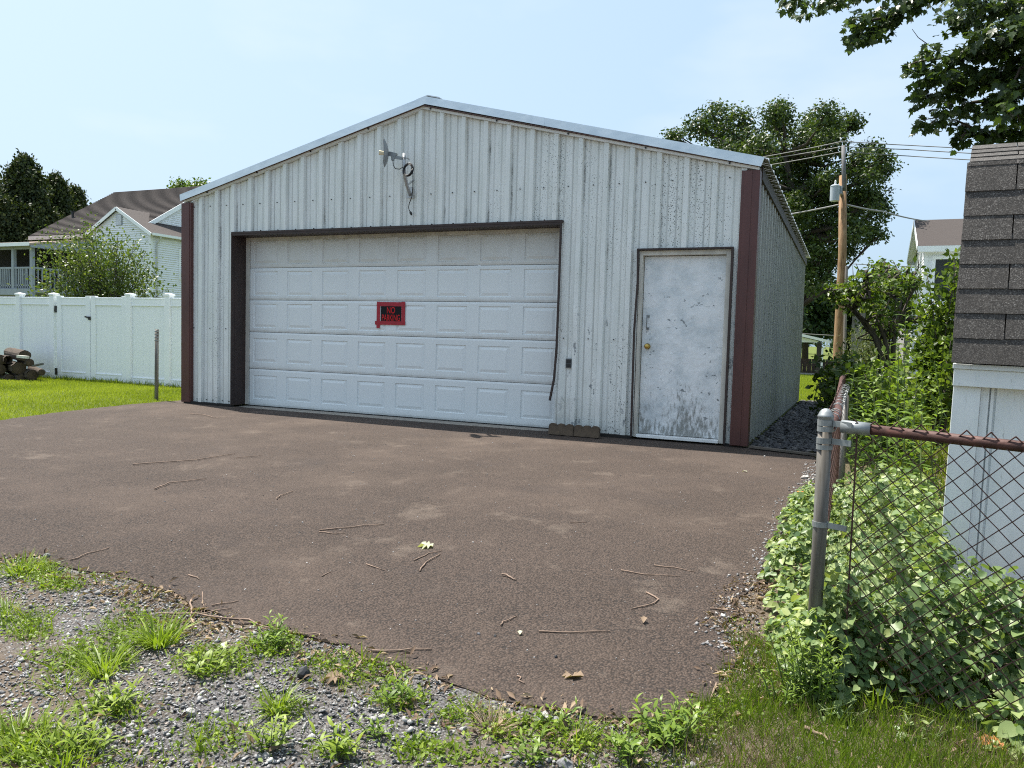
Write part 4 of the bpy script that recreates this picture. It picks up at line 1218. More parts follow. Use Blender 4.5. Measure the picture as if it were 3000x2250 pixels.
# ================================================================== FENCE, SHED
FX, FYP = [float(q) for q in at(2421, 1193, 2.85)[:2]]
def gzp(x, y): return G(x, y)
zpost = gzp(FX, FYP)
cl = thing('chain_link_fence', 'rusty brown chain link fence with a grey steel corner post', 'fence', (FX, FYP, zpost))
fb = np.array([FX, FYP, zpost])
def cp_(p): return tuple(np.array(p, float) - fb)
ptop = float(at(2421, 1193, 2.85)[2]) - .034
MB().tube([cp_((FX - .004, FYP, zpost - .25)), cp_((FX, FYP, .35)), cp_((FX, FYP, ptop))], .0250, 20).build('corner_post', M_POST, cl, smooth=True)
MB().lathe([(.0262, 0), (.0275, .004), (.0275, .026), (.029, .028), (.029, .033), (.026, .037), (.022, .047), (.015, .055), (.007, .059), (.001, .060)], 20, cp_((FX, FYP, ptop - .03))).build('post_cap', M_BAND, cl, smooth=True)
for z, hh in [(float(on_y(2410, v_, FYP)[2]), h_ * 2.85 / F) for v_, h_ in ((1238, 17), (1256, 15), (1290, 17), (1309, 14), (1535, 16))]:
    MB().lathe([(.0255, -hh / 2), (.0285, -hh / 2), (.0285, hh / 2), (.0255, hh / 2)], 18, cp_((FX, FYP, z))).build('band', M_BAND, cl)
    if hh > 15.5 * 2.85 / F:
        e = np.array([.90, -.42, 0])
        MB().beam(cp_(np.array([FX, FYP, z]) + e * .03), cp_(np.array([FX, FYP, z]) + e * .10), .006, hh).build('band_tongue', M_BAND, cl)
A = np.array(at(2440, 1246, 2.84)); B = np.array(at(2990, 1308, 2.50))
dAB = (B - A); LAB = np.linalg.norm(dAB[:2]); eAB = dAB / LAB
MB().tube([cp_(A + eAB * .03), cp_(A + eAB * .13)], .024, 14).build('rail_cup', M_BAND, cl, smooth=True)
MB().tube([cp_(A + eAB * .12), cp_(B), cp_(B + eAB * 1.2)], .0185, 14).build('top_rail', M_RUST, cl, smooth=True)
tb = A + eAB * .085
MB().beam(cp_((tb[0], tb[1], zpost)), cp_((tb[0], tb[1], tb[2] - .03)), .006, .016, (0, 1, 0)).build('tension_bar', M_RUST, cl)
# woven mesh: zigzag wires
def mesh_run(p0, e, L, top, bottom, name, rr=.0026, n_sides=5, lean=0.0):
    pitch = .0500 * math.sqrt(2)
    hp = pitch / 2
    mb = MB()
    nrm_ = np.array([-e[1], e[0], 0]); nrm_ = nrm_ / np.linalg.norm(nrm_)
    eh = np.array([e[0], e[1], 0]); sl = e[2]
    nw = int(L / hp)
    for k in range(nw):
        pts = []
        s0 = k * hp
        z = top + sl * s0 + .030
        i = 0
        while z > bottom:
            s = s0 + (hp if (i + k) % 2 else 0)
            sag = .004 * math.sin(s * 9 + z * 7)
            off = .0022 * (1 if (i % 2) else -1)
            pts.append(p0 + eh * (s + sag) + nrm_ * (off + lean * (top - z)) + np.array([0, 0, z - p0[2]]))
            z -= hp; i += 1
        pts[0] = pts[0] + np.array([0, 0, random.uniform(-.006, .006)])
        if len(pts) > 2: mb.tube([cp_(p) for p in pts], rr, n_sides, cap=False)
    return mb
mesh_run(A + eAB * .09 + np.array([-.018, -.010, 0]), eAB, 1.55, A[2] + .002, zpost + .03, 'x').build('mesh', M_RUST, cl, kind='stuff')
# side run, straight back along the drive, sagging and overgrown
C0 = np.array([FX + .015, FYP + .04, .80])
side_pts = [C0] + [on_axis(u_, v_, 2, .79) for u_, v_ in ((2454, 1220), (2459, 1153), (2466, 1108), (2487, 1087))]
side_pts = [np.array(p) for p in side_pts]
MB().tube([cp_(p) for p in side_pts], .0185, 12).build('top_rail', M_RUST, cl, smooth=True)
ee = np.array([.012, 1.0, 0.0])
mesh_run(C0 + np.array([-.022, .04, 0]), ee, 5.6, C0[2] - .01, zpost + .04, 'y', .0022).build('mesh', M_RUST, cl, kind='stuff')
lp = on_y(2465, 1068, 3.0)
for (y, xo) in ((-2.1, .02), (.6, .04)):
    MB().tube([cp_((8.70 + xo, y, G(8.7, y) - .1)), cp_((8.70 + xo, y, .72))], .022, 10).build('line_post', M_POST, cl, smooth=True)
# loose light tie wires and thin lashings over the rail
mb = MB()
for i in range(16):
    y = FYP + .12 + i * .2 + random.uniform(-.08, .08)
    x = FX + .015 + (y - FYP) * .016
    mb.tube([cp_((x + .024 * math.cos(t), y + .02 * t / 6, .797 + .024 * math.sin(t))) for t in np.linspace(0, 6.3, 9)], .0022, 4)
mb.build('tie_wire', M_BAND, cl, kind='stuff')
ep = thing('tall_fence_post', 'far thin grey post with a pale cap standing in the overgrown fence', 'fence post', on_ground(2466, 1088) * np.array([1, 1, 0]) + np.array([0, 0, -.15]))
_q = on_y(2466, 1040, float(ep.location.y)); _t = float(_q[2]) + .15
MB().tube([(0, 0, 0), (0, 0, _t)], .035, 10).build('shaft', M_POST, ep, smooth=True)
MB().lathe([(.037, -.06), (.044, -.05), (.044, 0), (.02, .02)], 10, (0, 0, _t)).build('post_cap', M_BAND, ep)

# two short wooden stakes at the end of the slate strip
for (u0, v0, v1, wpx, lab) in ((2420, 1192, 1139, 13, 'shorter dark wooden stake at the end of the slate strip'), (2449, 1200, 1114, 15, 'taller dark wooden stake beside the fence rail')):
    g = on_ground(u0, v0); top = on_y(u0 + 2, v1, g[1])
    s = thing('wooden_stake', lab, 'stake', g, (0, .02, .3), 'wooden stakes beside the fence')
    D = (g - CAM) @ fwd; w = wpx * D / F / 2
    MB().box((-w, -w, -.1), (w, w, top[2] - g[2])).build('stake_body', plain('rotten_wood', (.040, .030, .024), .95, 0, .3, 8), s, bevel=.006)

# shed
shed = thing('garden_shed', 'small pale blue white shed with dark shingle roof behind the chain link', 'shed', (9.24, -3.76, G(9.3, -3.8)), (0, math.radians(.9), math.radians(-7)))
SH = -shed.location.z
def sz(z): return z - shed.location.z
SW = 2.6
MB().box((.02, .0, 0), (SW, 1.3, sz(1.02))).build('wall', M_SHEDP, shed)
MB().box((-.002, -.060, .0), (.126, -.001, sz(.905))).build('corner_board', M_SHEDP, shed, bevel=.003)
MB().box((.127, -.030, .0), (.166, -.001, sz(.905))).build('batten', M_SHEDP, shed, bevel=.003)
MB().box((.174, -.020, .0), (.188, -.001, sz(.905))).build('batten', M_SHEDP, shed)
xg = .20
while xg < SW:
    MB().box((xg, -.010, .0), (min(xg + .296, SW), -.001, sz(.905))).build('panel', M_SHEDP, shed)
    xg += .305
MB().box((-.006, -.092, sz(.906)), (SW, -.002, sz(.997))).build('fascia_board', M_SHEDP, shed, bevel=.003)
MB().box((-.012, -.106, sz(.998)), (SW, -.002, sz(1.026))).build('fascia_trim', M_SHEDP, shed, bevel=.003)
# steep lower slope and flat upper slope, each shingle a piece
L0 = np.array([-.135, sz(1.030)]); L1 = np.array([.075, sz(2.085)])
U1 = np.array([.66, sz(2.33)])
b = MB(); b.prism([(L0[0] + .03, L0[1]), (L1[0] + .02, L1[1] - .02), (U1[0], U1[1] - .02), (1.22, sz(2.085)), (1.3, sz(1.03))], 0, .0, SW); b.build('roof_deck', M_BARK, shed)
def shingle_run(p, q, exposure, x0, tabs, start, shade):
    p, q = np.array(p), np.array(q); L = np.linalg.norm(q - p); d = (q - p) / L; nrm_ = np.array([-d[1], d[0]])
    n = int(round(L / exposure))
    for i in range(n):
        a = p + d * (i * L / n); c = p + d * ((i + 1.25) * L / n)
        off = -(tabs / 2 if (i + start) % 2 else .03)
        x = x0 + off
        while x < SW:
            xa, xb = max(x + .003, x0 - random.uniform(0, .006)), min(x + tabs - .003, SW)
            if xb > xa + .01:
                j = random.uniform(-.003, .003); lift = .0085 + random.uniform(-.0015, .002)
                pa, pb = a + nrm_ * lift + d * j, a + nrm_ * (lift - .006) + d * j
                pc = c + nrm_ * .002; pd = c - nrm_ * .002
                m_ = MB(); m_.add([(xa, pa[0], pa[1]), (xb, pa[0], pa[1] + random.uniform(-.002, .002)), (xb, pc[0], pc[1]), (xa, pc[0], pc[1]), (xa, pb[0], pb[1]), (xb, pb[0], pb[1]), (xb, pd[0], pd[1]), (xa, pd[0], pd[1])],
                                  [(0, 1, 2, 3), (7, 6, 5, 4), (4, 5, 1, 0), (5, 6, 2, 1), (6, 7, 3, 2), (7, 4, 0, 3)])
                m_.build('shingle', M_SHING, shed)
            x += tabs
shingle_run(L0, L1, .127, -.02, .457, 0, 0)
shingle_run(L1 + np.array([.0, .004]), U1, .127, -.012, .457, 1, 0)

# ================================================================== POLE AND WIRES
pb_, pt_ = at(2453, 1060, 21.5), at(2468, 742, 21.5)
pole = thing('utility_pole', 'brown wooden utility pole with a grey transformer rising over the garden', 'utility pole', (pb_[0], pb_[1], G(pb_[0], pb_[1])))
ob_ = np.array(pole.location)
def pp_(p): return tuple(np.array(p) - ob_)
M_POLE = NT('new_pole_wood')
_n = M_POLE.noise(7, 6, .7, stretch=(3, 3, .5))
M_POLE.col(M_POLE.ramp(_n, [(.3, (.12, .062, .028)), (.5, (.26, .155, .078)), (.7, (.34, .24, .14))])).rough(.85).bump(_n, .4, .02)
M_POLE = M_POLE.m
t1_ = at(2471, 520, 21.5); t2_ = at(2471, 427, 21.5)
base_ = np.array([pb_[0] - .04, pb_[1], -.2])
MB().tube([pp_(base_), pp_(pb_), pp_(pt_), pp_(at(2470, 466, 21.5) * 0 + at(2469.5, 515, 21.5))], [.128, .124, .108, .100], 16).build('shaft', M_POLE, pole, smooth=True)
MB().tube([pp_(at(2473, 560, 21.42)), pp_(at(2472, 500, 21.42)), pp_(at(2471, 427, 21.42))], [.058, .055, .052], 12).build('top_extension', plain('grey_pole_top', (.13, .13, .135), .8, 0, .25), pole, smooth=True)
tr = at(2446, 567, 21.3)
MB().lathe([(.07, -.215), (.125, -.205), (.125, .18), (.132, .19), (.132, .205), (.09, .235), (.03, .245)], 20, pp_(tr)).build('transformer', plain('transformer_grey', (.36, .40, .44), .4, .1, .08), pole, smooth=False)
MB().lathe([(.025, 0), (.03, .04), (.02, .06), (.028, .09), (.012, .13)], 10, pp_(tr + np.array([0, 0, .24]))).build('insulator', M_WHITE, pole)
MB().beam(pp_(tr + np.array([.15, 0, .1])), pp_(at(2466, 565, 21.5)), .06, .22).build('hanger', M_BAND, pole)
MB().tube([pp_(at(2480, 780, 21.35)), pp_(at(2477, 905, 21.3)), pp_(at(2473, 1060, 21.28))], .040, 8).build('cable_guard', plain('grey_conduit', (.19, .165, .15), .8), pole)
M_WIRE = plain('grey_wire', (.16, .16, .16), .6, 0, .1)
def wire(pts, lab, r=.013, grp='overhead wires'):
    P3 = [np.array(p) for p in pts]
    # add a little sag between the given points
    fine = []
    for a, c in zip(P3, P3[1:]):
        for t in np.linspace(0, 1, 9)[:-1]: fine.append(a + (c - a) * t - np.array([0, 0, .10 * 4 * t * (1 - t) * np.linalg.norm(c - a) / 25]))
    fine.append(P3[-1])
    o = MB().tube(fine, r, 6).build('overhead_wire', M_WIRE, smooth=True)
    tag(o, lab, 'wire', grp)
wire([at(1500, 640, 32), at(2240, 459, 24), at(2470, 414, 21.5), at(2660, 425.5, 21), at(3300, 452, 18)], 'top overhead wire crossing the tip of the utility pole')
wire([at(1500, 655, 32), at(2243, 467, 24), at(2470, 429, 21.5), at(2660, 438, 21), at(3300, 470, 18)], 'middle overhead wire just under the tip of the utility pole')
wire([at(1500, 690, 32), at(2238, 486, 24), at(2470, 444, 21.5), at(2660, 457, 21), at(3300, 490, 18)], 'lowest of the three wires at the top of the utility pole')
wire([at(1700, 800, 32), at(2302, 630, 24), at(2462, 599, 21.5)], 'thick service wire running left from below the transformer', .026)
wire([at(2470, 597, 21.5), at(2587, 620, 26), at(2720, 648, 34)], 'service wire sloping right from the pole to the far white house', .026)
for u0, v0, u1, v1, lab, r in ((2200, 822, 2700, 806, 'distant street wire high above the treeline', .03), (2200, 835, 2700, 836, 'pale distant street wire behind the pole', .045), (2200, 967, 2460, 984, 'low distant wire over the carport roof', .03), (2480, 772, 2700, 782, 'faint distant wire reaching the far white house', .025)):
    wire([at(u0, v0, 48), at(u1, v1, 46)], lab, r, 'distant wires')

# ================================================================== TREES
def crown_points(C3, Rr, nsub, per, rs, flat=.85):
    """leaf positions in sub-clumps over the shell of a ball."""
    d = rand_dir(nsub)
    rad = Rr * (.45 + .58 * rng.random(nsub) ** .6)
    c = C3 + d * rad[:, None] * np.array([1, 1, flat])
    P = np.repeat(c, per, 0) + rng.normal(size=(nsub * per, 3)) * rs * np.array([1, 1, .7])
    out = unit(P - C3)
    return P, out
def tree(name, lab, cat, clumps, D, dspread, leaf, shape, m, bark, trunk, per=26, dens=1.0, rs=.26, group=None, branches=True, trunk_r=.2, jit=.35, up=.55):
    """clumps: (u, v, radius in px[, depth shift]); trunk: list of world points."""
    t = thing(name, lab, cat, (trunk[0][0], trunk[0][1], trunk[0][2]), group=group)
    o0 = np.array(trunk[0], float)
    Ps, Ns, Ds, Ss, Ts = [], [], [], [], []
    br = MB()
    tp = [np.array(p, float) for p in trunk]
    for cl_ in clumps:
        u, v, rp = cl_[:3]
        dd = D + (cl_[3] if len(cl_) > 3 else random.uniform(-dspread, dspread))
        c = np.array(at(u, v, dd)); Rr = rp * dd / F
        nsub = max(5, int(dens * 22 * (Rr / 1.0) ** 2 + 5))
        P, out = crown_points(c, Rr, nsub, per, rs * (.6 + .5 * min(1.5, Rr)))
        n_ = len(P)
        N = unit(out * .55 + np.array([0, 0, up]) + rng.normal(size=(n_, 3)) * .55)
        Ps.append(P); Ns.append(N); Ds.append(rng.normal(size=(n_, 3)) * .8 + np.array([0, 0, -.35]) + out * .4)
        Ss.append(leaf * (.65 + .7 * rng.random(n_)))
        tt = np.clip(rng.normal(.45, .22, n_) + np.repeat(rng.normal(0, .13, nsub), per), 0, 1); Ts.append(tt)
        if branches:
            k = min(range(len(tp)), key=lambda i: np.linalg.norm(tp[i] - c) + (0 if tp[i][2] < c[2] else 3))
            a = tp[k]; mid = (a + c) / 2 + np.array([0, 0, -.12 * np.linalg.norm(c - a)]) + rng.normal(size=3) * .15
            br.tube([a - o0, mid - o0, c - o0], [trunk_r * .38, trunk_r * .24, .025], 6)
            for _ in range(4):
                e = c + rand_dir(1)[0] * Rr * .8
                br.tube([(mid + c) / 2 - o0, (c + e) / 2 - o0 + rng.normal(size=3) * .06, e - o0], [trunk_r * .14, .03, .012], 5)
    if len(tp) > 1:
        MB().tube([p - o0 for p in tp], list(np.linspace(trunk_r, trunk_r * .35, len(tp))), 10).build('trunk', bark, t, smooth=True)
    if branches: br.build('branches', bark, t, smooth=True)
    leaves('foliage', np.concatenate(Ps) - o0, np.concatenate(Ns), np.concatenate(Ds), np.concatenate(Ss), shape, m, np.concatenate(Ts), t, kind='stuff')
    return t

# big oak behind the garage
oak = [(1978, 408, 38), (2040, 372, 40), (2085, 345, 48), (2120, 400, 52), (2160, 355, 45), (2190, 415, 55), (2140, 460, 60), (2235, 440, 60), (2262, 330, 40), (2290, 322, 34), (2275, 370, 40),
       (2330, 420, 62), (2380, 370, 50), (2420, 345, 46), (2460, 365, 40), (2490, 352, 24), (2505, 362, 18), (2390, 430, 62), (2440, 420, 52), (2300, 480, 65), (2370, 490, 60), (2280, 540, 60), (2340, 555, 62),
       (2410, 560, 55), (2440, 520, 40), (2520, 470, 45), (2555, 440, 30), (2585, 470, 32), (2605, 490, 20), (2560, 505, 40), (2520, 540, 52), (2500, 600, 55), (2450, 620, 60), (2380, 620, 66), (2320, 640, 62),
       (2540, 590, 42), (2575, 580, 30), (2570, 620, 38), (2540, 650, 44), (2490, 670, 50), (2430, 690, 60), (2370, 700, 62), (2400, 750, 55), (2350, 770, 45), (2440, 760, 40), (2480, 730, 36), (2530, 690, 30), (2380, 800, 30), (2340, 720, 60), (2420, 800, 26), (2565, 690, 22), (2360, 830, 34), (2500, 500, 40), (2340, 600, 50), (2300, 590, 50)]
gx, gy = at(2330, 1000, 40)[:2]
tr_pts = [np.array([gx, gy, -.2]), np.array([gx + .1, gy, 3.0])] + [at(2335, 690, 40), at(2320, 560, 40), at(2300, 450, 40)]
tree('oak_tree', 'tall spreading oak tree rising behind the right side of the garage', 'tree', [(c[0], c[1], c[2] * .88, random.uniform(-3.2, 2.6)) for c in oak], 40, 3, .17, RHOMB, M_OAK, M_BARK, tr_pts, per=46, dens=1.28, rs=.26, trunk_r=.30)
# dead twigs on top of the oak
# evergreens behind the house
def conifer(u, vtop, wpx, D, lab, dens=1.0):
    top = np.array(at(u, vtop, D)); base = np.array([top[0], top[1], -.2])
    t = thing('evergreen_tree', lab, 'tree', base, group='dark evergreens behind the white house')
    Hh = top[2] + .2; W = wpx * D / F
    n = int(2700 * dens)
    h = rng.random(n) ** .8
    th = rng.random(n) * 2 * math.pi
    lob = .86 + .26 * np.sin(th * 4 + h * 17) + .20 * np.sin(th * 7 - h * 31)
    rr = W * np.clip((1 - h) * 1.02, 0, 1) ** .62 * lob * (.55 + .5 * rng.random(n) ** .5)
    c = np.stack([rr * np.cos(th), rr * np.sin(th), h * Hh * .985 + .15], -1)
    per = 14
    P = np.repeat(c, per, 0) + rng.normal(size=(n * per, 3)) * np.array([.17, .17, .22])
    out = unit(np.stack([np.cos(th), np.sin(th), np.full(n, .3)], -1)); O = np.repeat(out, per, 0)
    N = unit(O * .6 + rng.normal(size=P.shape) * .6 + np.array([0, 0, .2]))
    leaves('foliage', P, N, O * .5 + np.array([0, 0, .8]) + rng.normal(size=P.shape) * .5, .19 * (.6 + .8 * rng.random(len(P))), RHOMB, M_EVER, np.clip(np.repeat(rng.normal(.42, .2, n), per) + rng.normal(0, .1, n * per), 0, 1), t, kind='stuff')
    MB().tube([(0, 0, 0), (0, 0, Hh * .9)], [.25, .04], 8).build('trunk', M_BARK, t, smooth=True)
for a_ in ((72, 476, 150, 46, 'tallest dark evergreen tree at the left frame edge', 1.5), (162, 530, 112, 48, 'pointed dark evergreen beside the brown roof edge', 1.3), (222, 566, 80, 50, 'low dark evergreen nearest to the brown roof', 1.0), (-40, 500, 120, 50, 'dark evergreen outside the left frame edge', .8), (112, 540, 110, 52, 'dark evergreen between the two tallest evergreens', 1.0), (95, 620, 90, 45, 'broad evergreen low behind the porch roof', 1.2), (10, 600, 80, 44, 'broad evergreen behind the left end of the porch', 1.1)):
    conifer(*a_)
g0 = at(540, 700, 62)
tree('leafy_tree', 'pale green tree top showing over the ridge of the white house', 'tree', [(515, 548, 20), (540, 552, 18), (575, 546, 22), (595, 548, 18), (560, 570, 26), (520, 575, 22)], 62, 2, .24, RHOMB, M_LILAC, M_BARK, [np.array([g0[0], g0[1], -.2]), np.array([g0[0], g0[1], 6]), at(550, 580, 62)], per=24, dens=1.3)

# shrub in front of the house, many stems from one base
def shrub(name, lab, cat, base, stems, leaf, shape, m, bark, n_leaf, spread, grp=None, along=.35, stem_r=.02, per=1, up=.4):
    t = thing(name, lab, cat, base, group=grp)
    o0 = np.array(base, float)
    sb = MB(); P, O = [], []
    for tip in stems:
        tip = np.array(tip, float) - o0
        L = np.linalg.norm(tip)
        mid = tip * np.array([.35, .35, .55]) + rng.normal(size=3) * .05 * L
        q = [np.zeros(3) + rng.normal(size=3) * .03, mid, tip]
        fine = [q[0] * (1 - s) ** 2 + q[1] * 2 * s * (1 - s) + q[2] * s * s for s in np.linspace(0, 1, 9)]
        sb.tube(fine, list(np.linspace(stem_r, stem_r * .25, 9)), 5)
        k = int(n_leaf / len(stems))
        s = along + (1 - along) * rng.random(k)
        base_p = q[0] * ((1 - s) ** 2)[:, None] + q[1] * (2 * s * (1 - s))[:, None] + q[2] * (s * s)[:, None]
        P.append(base_p + rng.normal(size=(k, 3)) * spread); O.append(np.tile(tip / L, (k, 1)))
        for _ in range(3):
            i = random.randint(3, 7); e = fine[i] + (tip / L * .5 + rng.normal(size=3) * .5) * spread * 2.2
            sb.tube([fine[i], e], [stem_r * .35, stem_r * .15], 4)
    sb.build('stems', bark, t, smooth=True)
    P, O = np.concatenate(P), np.concatenate(O)
    N = unit(rng.normal(size=P.shape) * .7 + np.array([0, 0, up]))
    leaves('foliage', P, N, O + rng.normal(size=P.shape) * .8, leaf * (.6 + .8 * rng.random(len(P))), shape, m, np.clip(rng.normal(.5, .25, len(P)), 0, 1), t, kind='stuff')
    return t
DS = 22.5
tips = []
for (u, v) in [(130, 770), (155, 715), (190, 690), (235, 668), (262, 655), (200, 700), (300, 700), (330, 720), (360, 712), (395, 705), (420, 745), (440, 770), (455, 800), (380, 740), (280, 690), (160, 820), (120, 850), (340, 690), (410, 790), (250, 740), (215, 760), (310, 770), (365, 800), (180, 770), (280, 800), (440, 840), (150, 690), (270, 720), (110, 810), (478, 845), (225, 705), (350, 745)]:
    tips.append(at(u + random.uniform(-6, 6), v + random.uniform(-5, 5), DS + random.uniform(-.9, .9)))
bs = at(310, 960, DS); bs = np.array([bs[0], bs[1], -.15])
shrub('willow_shrub', 'loose many stemmed shrub with small glossy leaves behind the white fence', 'shrub', bs, tips, .085, RHOMB, M_SHRUB, M_GBARK, 13500, .21, along=.34, stem_r=.028)
small_b = at(2, 1060, 17.0)

# right hand garden: crooked small tree, olive shrub, bright shrub by the shed, tall weeds
def grp_(D, L): return [at(u, v, D + random.uniform(-.6, .6)) for u, v in L]
base = on_ground(2600, 1160); base = at(2600, 1120, 13.0); base = np.array([base[0], base[1], G(base[0], base[1])])
T1 = [base, at(2575, 1000, 13), at(2535, 940, 12.8), at(2500, 905, 12.8)]
t_ = tree('garden_tree', 'small crooked garden tree with bright leaves in front of the utility pole', 'tree',
     [(2445, 865, 20), (2475, 880, 26), (2505, 890, 26), (2540, 865, 30), (2570, 830, 34), (2600, 800, 30), (2620, 850, 30), (2560, 900, 28), (2590, 920, 26), (2640, 820, 24), (2660, 800, 20), (2540, 820, 24), (2655, 890, 24), (2610, 960, 22), (2640, 930, 24), (2520, 850, 22), (2580, 780, 18), (2560, 960, 18), (2680, 830, 18), (2480, 850, 14), (2430, 850, 10), (2690, 930, 16)],
     12.8, .7, .085, RHOMB, M_LILAC, M_GBARK, T1, per=12, dens=8.5, rs=.13, trunk_r=.045)
b = MB()
o0 = np.array(t_.location)
for L in ([(2600, 1090), (2560, 985), (2520, 935), (2475, 885)], [(2610, 1090), (2590, 985), (2560, 920), (2555, 850)], [(2615, 1080), (2620, 960), (2640, 880)]):
    b.tube([np.array(at(u, v, 12.9)) - o0 for u, v in L], [.040, .034, .026, .014][:len(L)], 6)
for _ in range(26):
    u, v = random.uniform(2490, 2700), random.uniform(790, 900); d = 13.1
    b.tube([np.array(at(u, v, d)) - o0, np.array(at(u + random.uniform(-16, 16), v - random.uniform(20, 60), d)) - o0], [.010, .003], 4)
b.build('bare_twigs', M_GBARK, t_, smooth=True)
base = at(2555, 1130, 16.5); base = np.array([base[0], base[1], G(base[0], base[1])])
shrub('olive_shrub', 'round grey green shrub in front of the utility pole foot', 'shrub', base, grp_(16.5, [(2490, 1020), (2505, 985), (2530, 965), (2555, 960), (2580, 965), (2610, 985), (2625, 1020), (2540, 1000), (2570, 1010), (2600, 1030), (2500, 1060), (2630, 1060), (2530, 1040), (2570, 1060), (2480, 1060), (2470, 1040)]), .085, LANCE, M_OLIVE, M_GBARK, 7000, .14, along=.25, stem_r=.014)
base = at(2760, 1160, 9.0); base = np.array([base[0], base[1], G(base[0], base[1])])
shrub('bright_shrub', 'bright green upright shrub growing against the left edge of the shed', 'shrub', base, grp_(9.0, [(2795, 760), (2800, 800), (2775, 850), (2790, 850), (2725, 880), (2720, 920), (2750, 900), (2780, 910), (2700, 960), (2730, 960), (2765, 970), (2690, 1000), (2710, 1020), (2755, 1030), (2785, 1000), (2680, 1040), (2800, 1070), (2820, 760), (2810, 830), (2715, 800)]), .070, RHOMB, M_LILAC, M_GBARK, 5200, .075, along=.30, stem_r=.016)

def tall_weed(u, v, D, htop, n_, lab, leaf=.11, lean=0.0):
    g = on_ground(u, v) if D is None else None
    p = at(u, v, D); base = np.array([p[0], p[1], G(p[0], p[1])])
    top = np.array(at(u + lean, htop, D))
    t = thing('tall_weed', lab, 'weed', base, group='tall leafy weeds behind the chain link fence')
    tip = top - base; tip[2] = max(.35, tip[2])
    bend = rng.normal(size=3) * np.array([.05, .05, 0])
    pts = [np.zeros(3), tip * .5 + bend, tip]
    MB().tube(pts, [.006, .005, .002], 5).build('stem', plain_stem, t)
    s = np.linspace(.12, 1, n_)
    c = pts[1] * (2 * s * (1 - s))[:, None] + pts[2] * (s * s)[:, None]
    th = np.arange(n_) * 2.4 + random.random() * 6
    dirs = np.stack([np.cos(th), np.sin(th), .55 - .5 * rng.random(n_)], -1)
    leaves('foliage', c, unit(np.array([0, 0, 1.0]) + dirs * -.3 + rng.normal(size=(n_, 3)) * .2), dirs, leaf * (1.25 - .5 * s) * (.75 + .5 * rng.random(n_)), LANCE2, M_TALL, np.clip(.25 + .5 * s + rng.normal(0, .15, n_), 0, 1), t, kind='stuff')
plain_stem = plain('green_stem', (.10, .14, .04), .6)
LANCE2 = (LANCE[0] * np.array([1.15, 1, 1.3]), LANCE[1])
wl_ = [(2660, 1240, 7.2, 915), (2640, 1240, 7.0, 1010), (2615, 1240, 7.0, 1050), (2700, 1240, 7.4, 1040), (2730, 1230, 7.6, 1060), (2590, 1230, 7.6, 1040), (2560, 1240, 7.2, 1075), (2540, 1230, 6.8, 1090), (2520, 1260, 6.6, 1110), (2505, 1250, 7.0, 1080), (2680, 1260, 6.6, 1095), (2630, 1280, 6.3, 1110), (2560, 1290, 6.1, 1150), (2650, 1300, 6.0, 1165), (2520, 1300, 6.0, 1165), (2610, 1310, 5.8, 1190), (2570, 1310, 5.7, 1200), (2675, 1320, 5.8, 1205), (2745, 1300, 6.1, 1190), (2500, 1300, 6.2, 1180), (2535, 1330, 5.6, 1220), (2640, 1330, 5.5, 1225), (2710, 1320, 5.7, 1215), (2450, 1120, 9.6, 1040), (2440, 1100, 10, 1060), (2475, 1130, 9.4, 1050), (2495, 1150, 9.0, 1060), (2430, 1110, 10.4, 1075), (2470, 1090, 10.2, 1020)]
pos_txt = ['tallest leafy weed stalk with arching leaves left of the shed roof']
for i, (u, v, D, ht) in enumerate(wl_):
    lab = pos_txt[0] if i == 0 else 'leafy weed stalk crowding the overgrown far end of the fence rail' if D > 8.5 else 'leafy weed stalk in the back row against the dark bush and shed' if D > 6.5 else 'leafy weed stalk in the front row just behind the chain link mesh'
    tall_weed(u + random.uniform(-6, 6), v, D + random.uniform(-.2, .2), ht, 40 if i == 0 else 30, lab, .15 if i == 0 else .115 if D < 8 else .12, random.uniform(-12, 12))
base = at(2600, 1240, 7.6); base = np.array([base[0], base[1], G(base[0], base[1])])
shrub('dark_bush', 'dark leafy bush behind the tall weeds and the fence rail', 'shrub', base, grp_(7.9, [(2500, 1120), (2530, 1090), (2570, 1080), (2610, 1090), (2650, 1080), (2690, 1140), (2480, 1160), (2560, 1130), (2640, 1130), (2700, 1150), (2510, 1190), (2600, 1160)]), .075, RHOMB, M_LILAC, M_GBARK, 1700, .12, along=.15, stem_r=.01)
base = at(2490, 1130, 10.5); base = np.array([base[0], base[1], G(base[0], base[1])])
shrub('fence_creeper', 'dark creeper bush smothering the far end of the fence rail', 'shrub', base, grp_(10.5, [(2450, 1085), (2470, 1070), (2500, 1060), (2530, 1075), (2440, 1100), (2490, 1095), (2520, 1110), (2475, 1110), (2425, 1090)]), .085, RHOMB, M_OAK, M_GBARK, 2600, .13, along=.1, stem_r=.01)

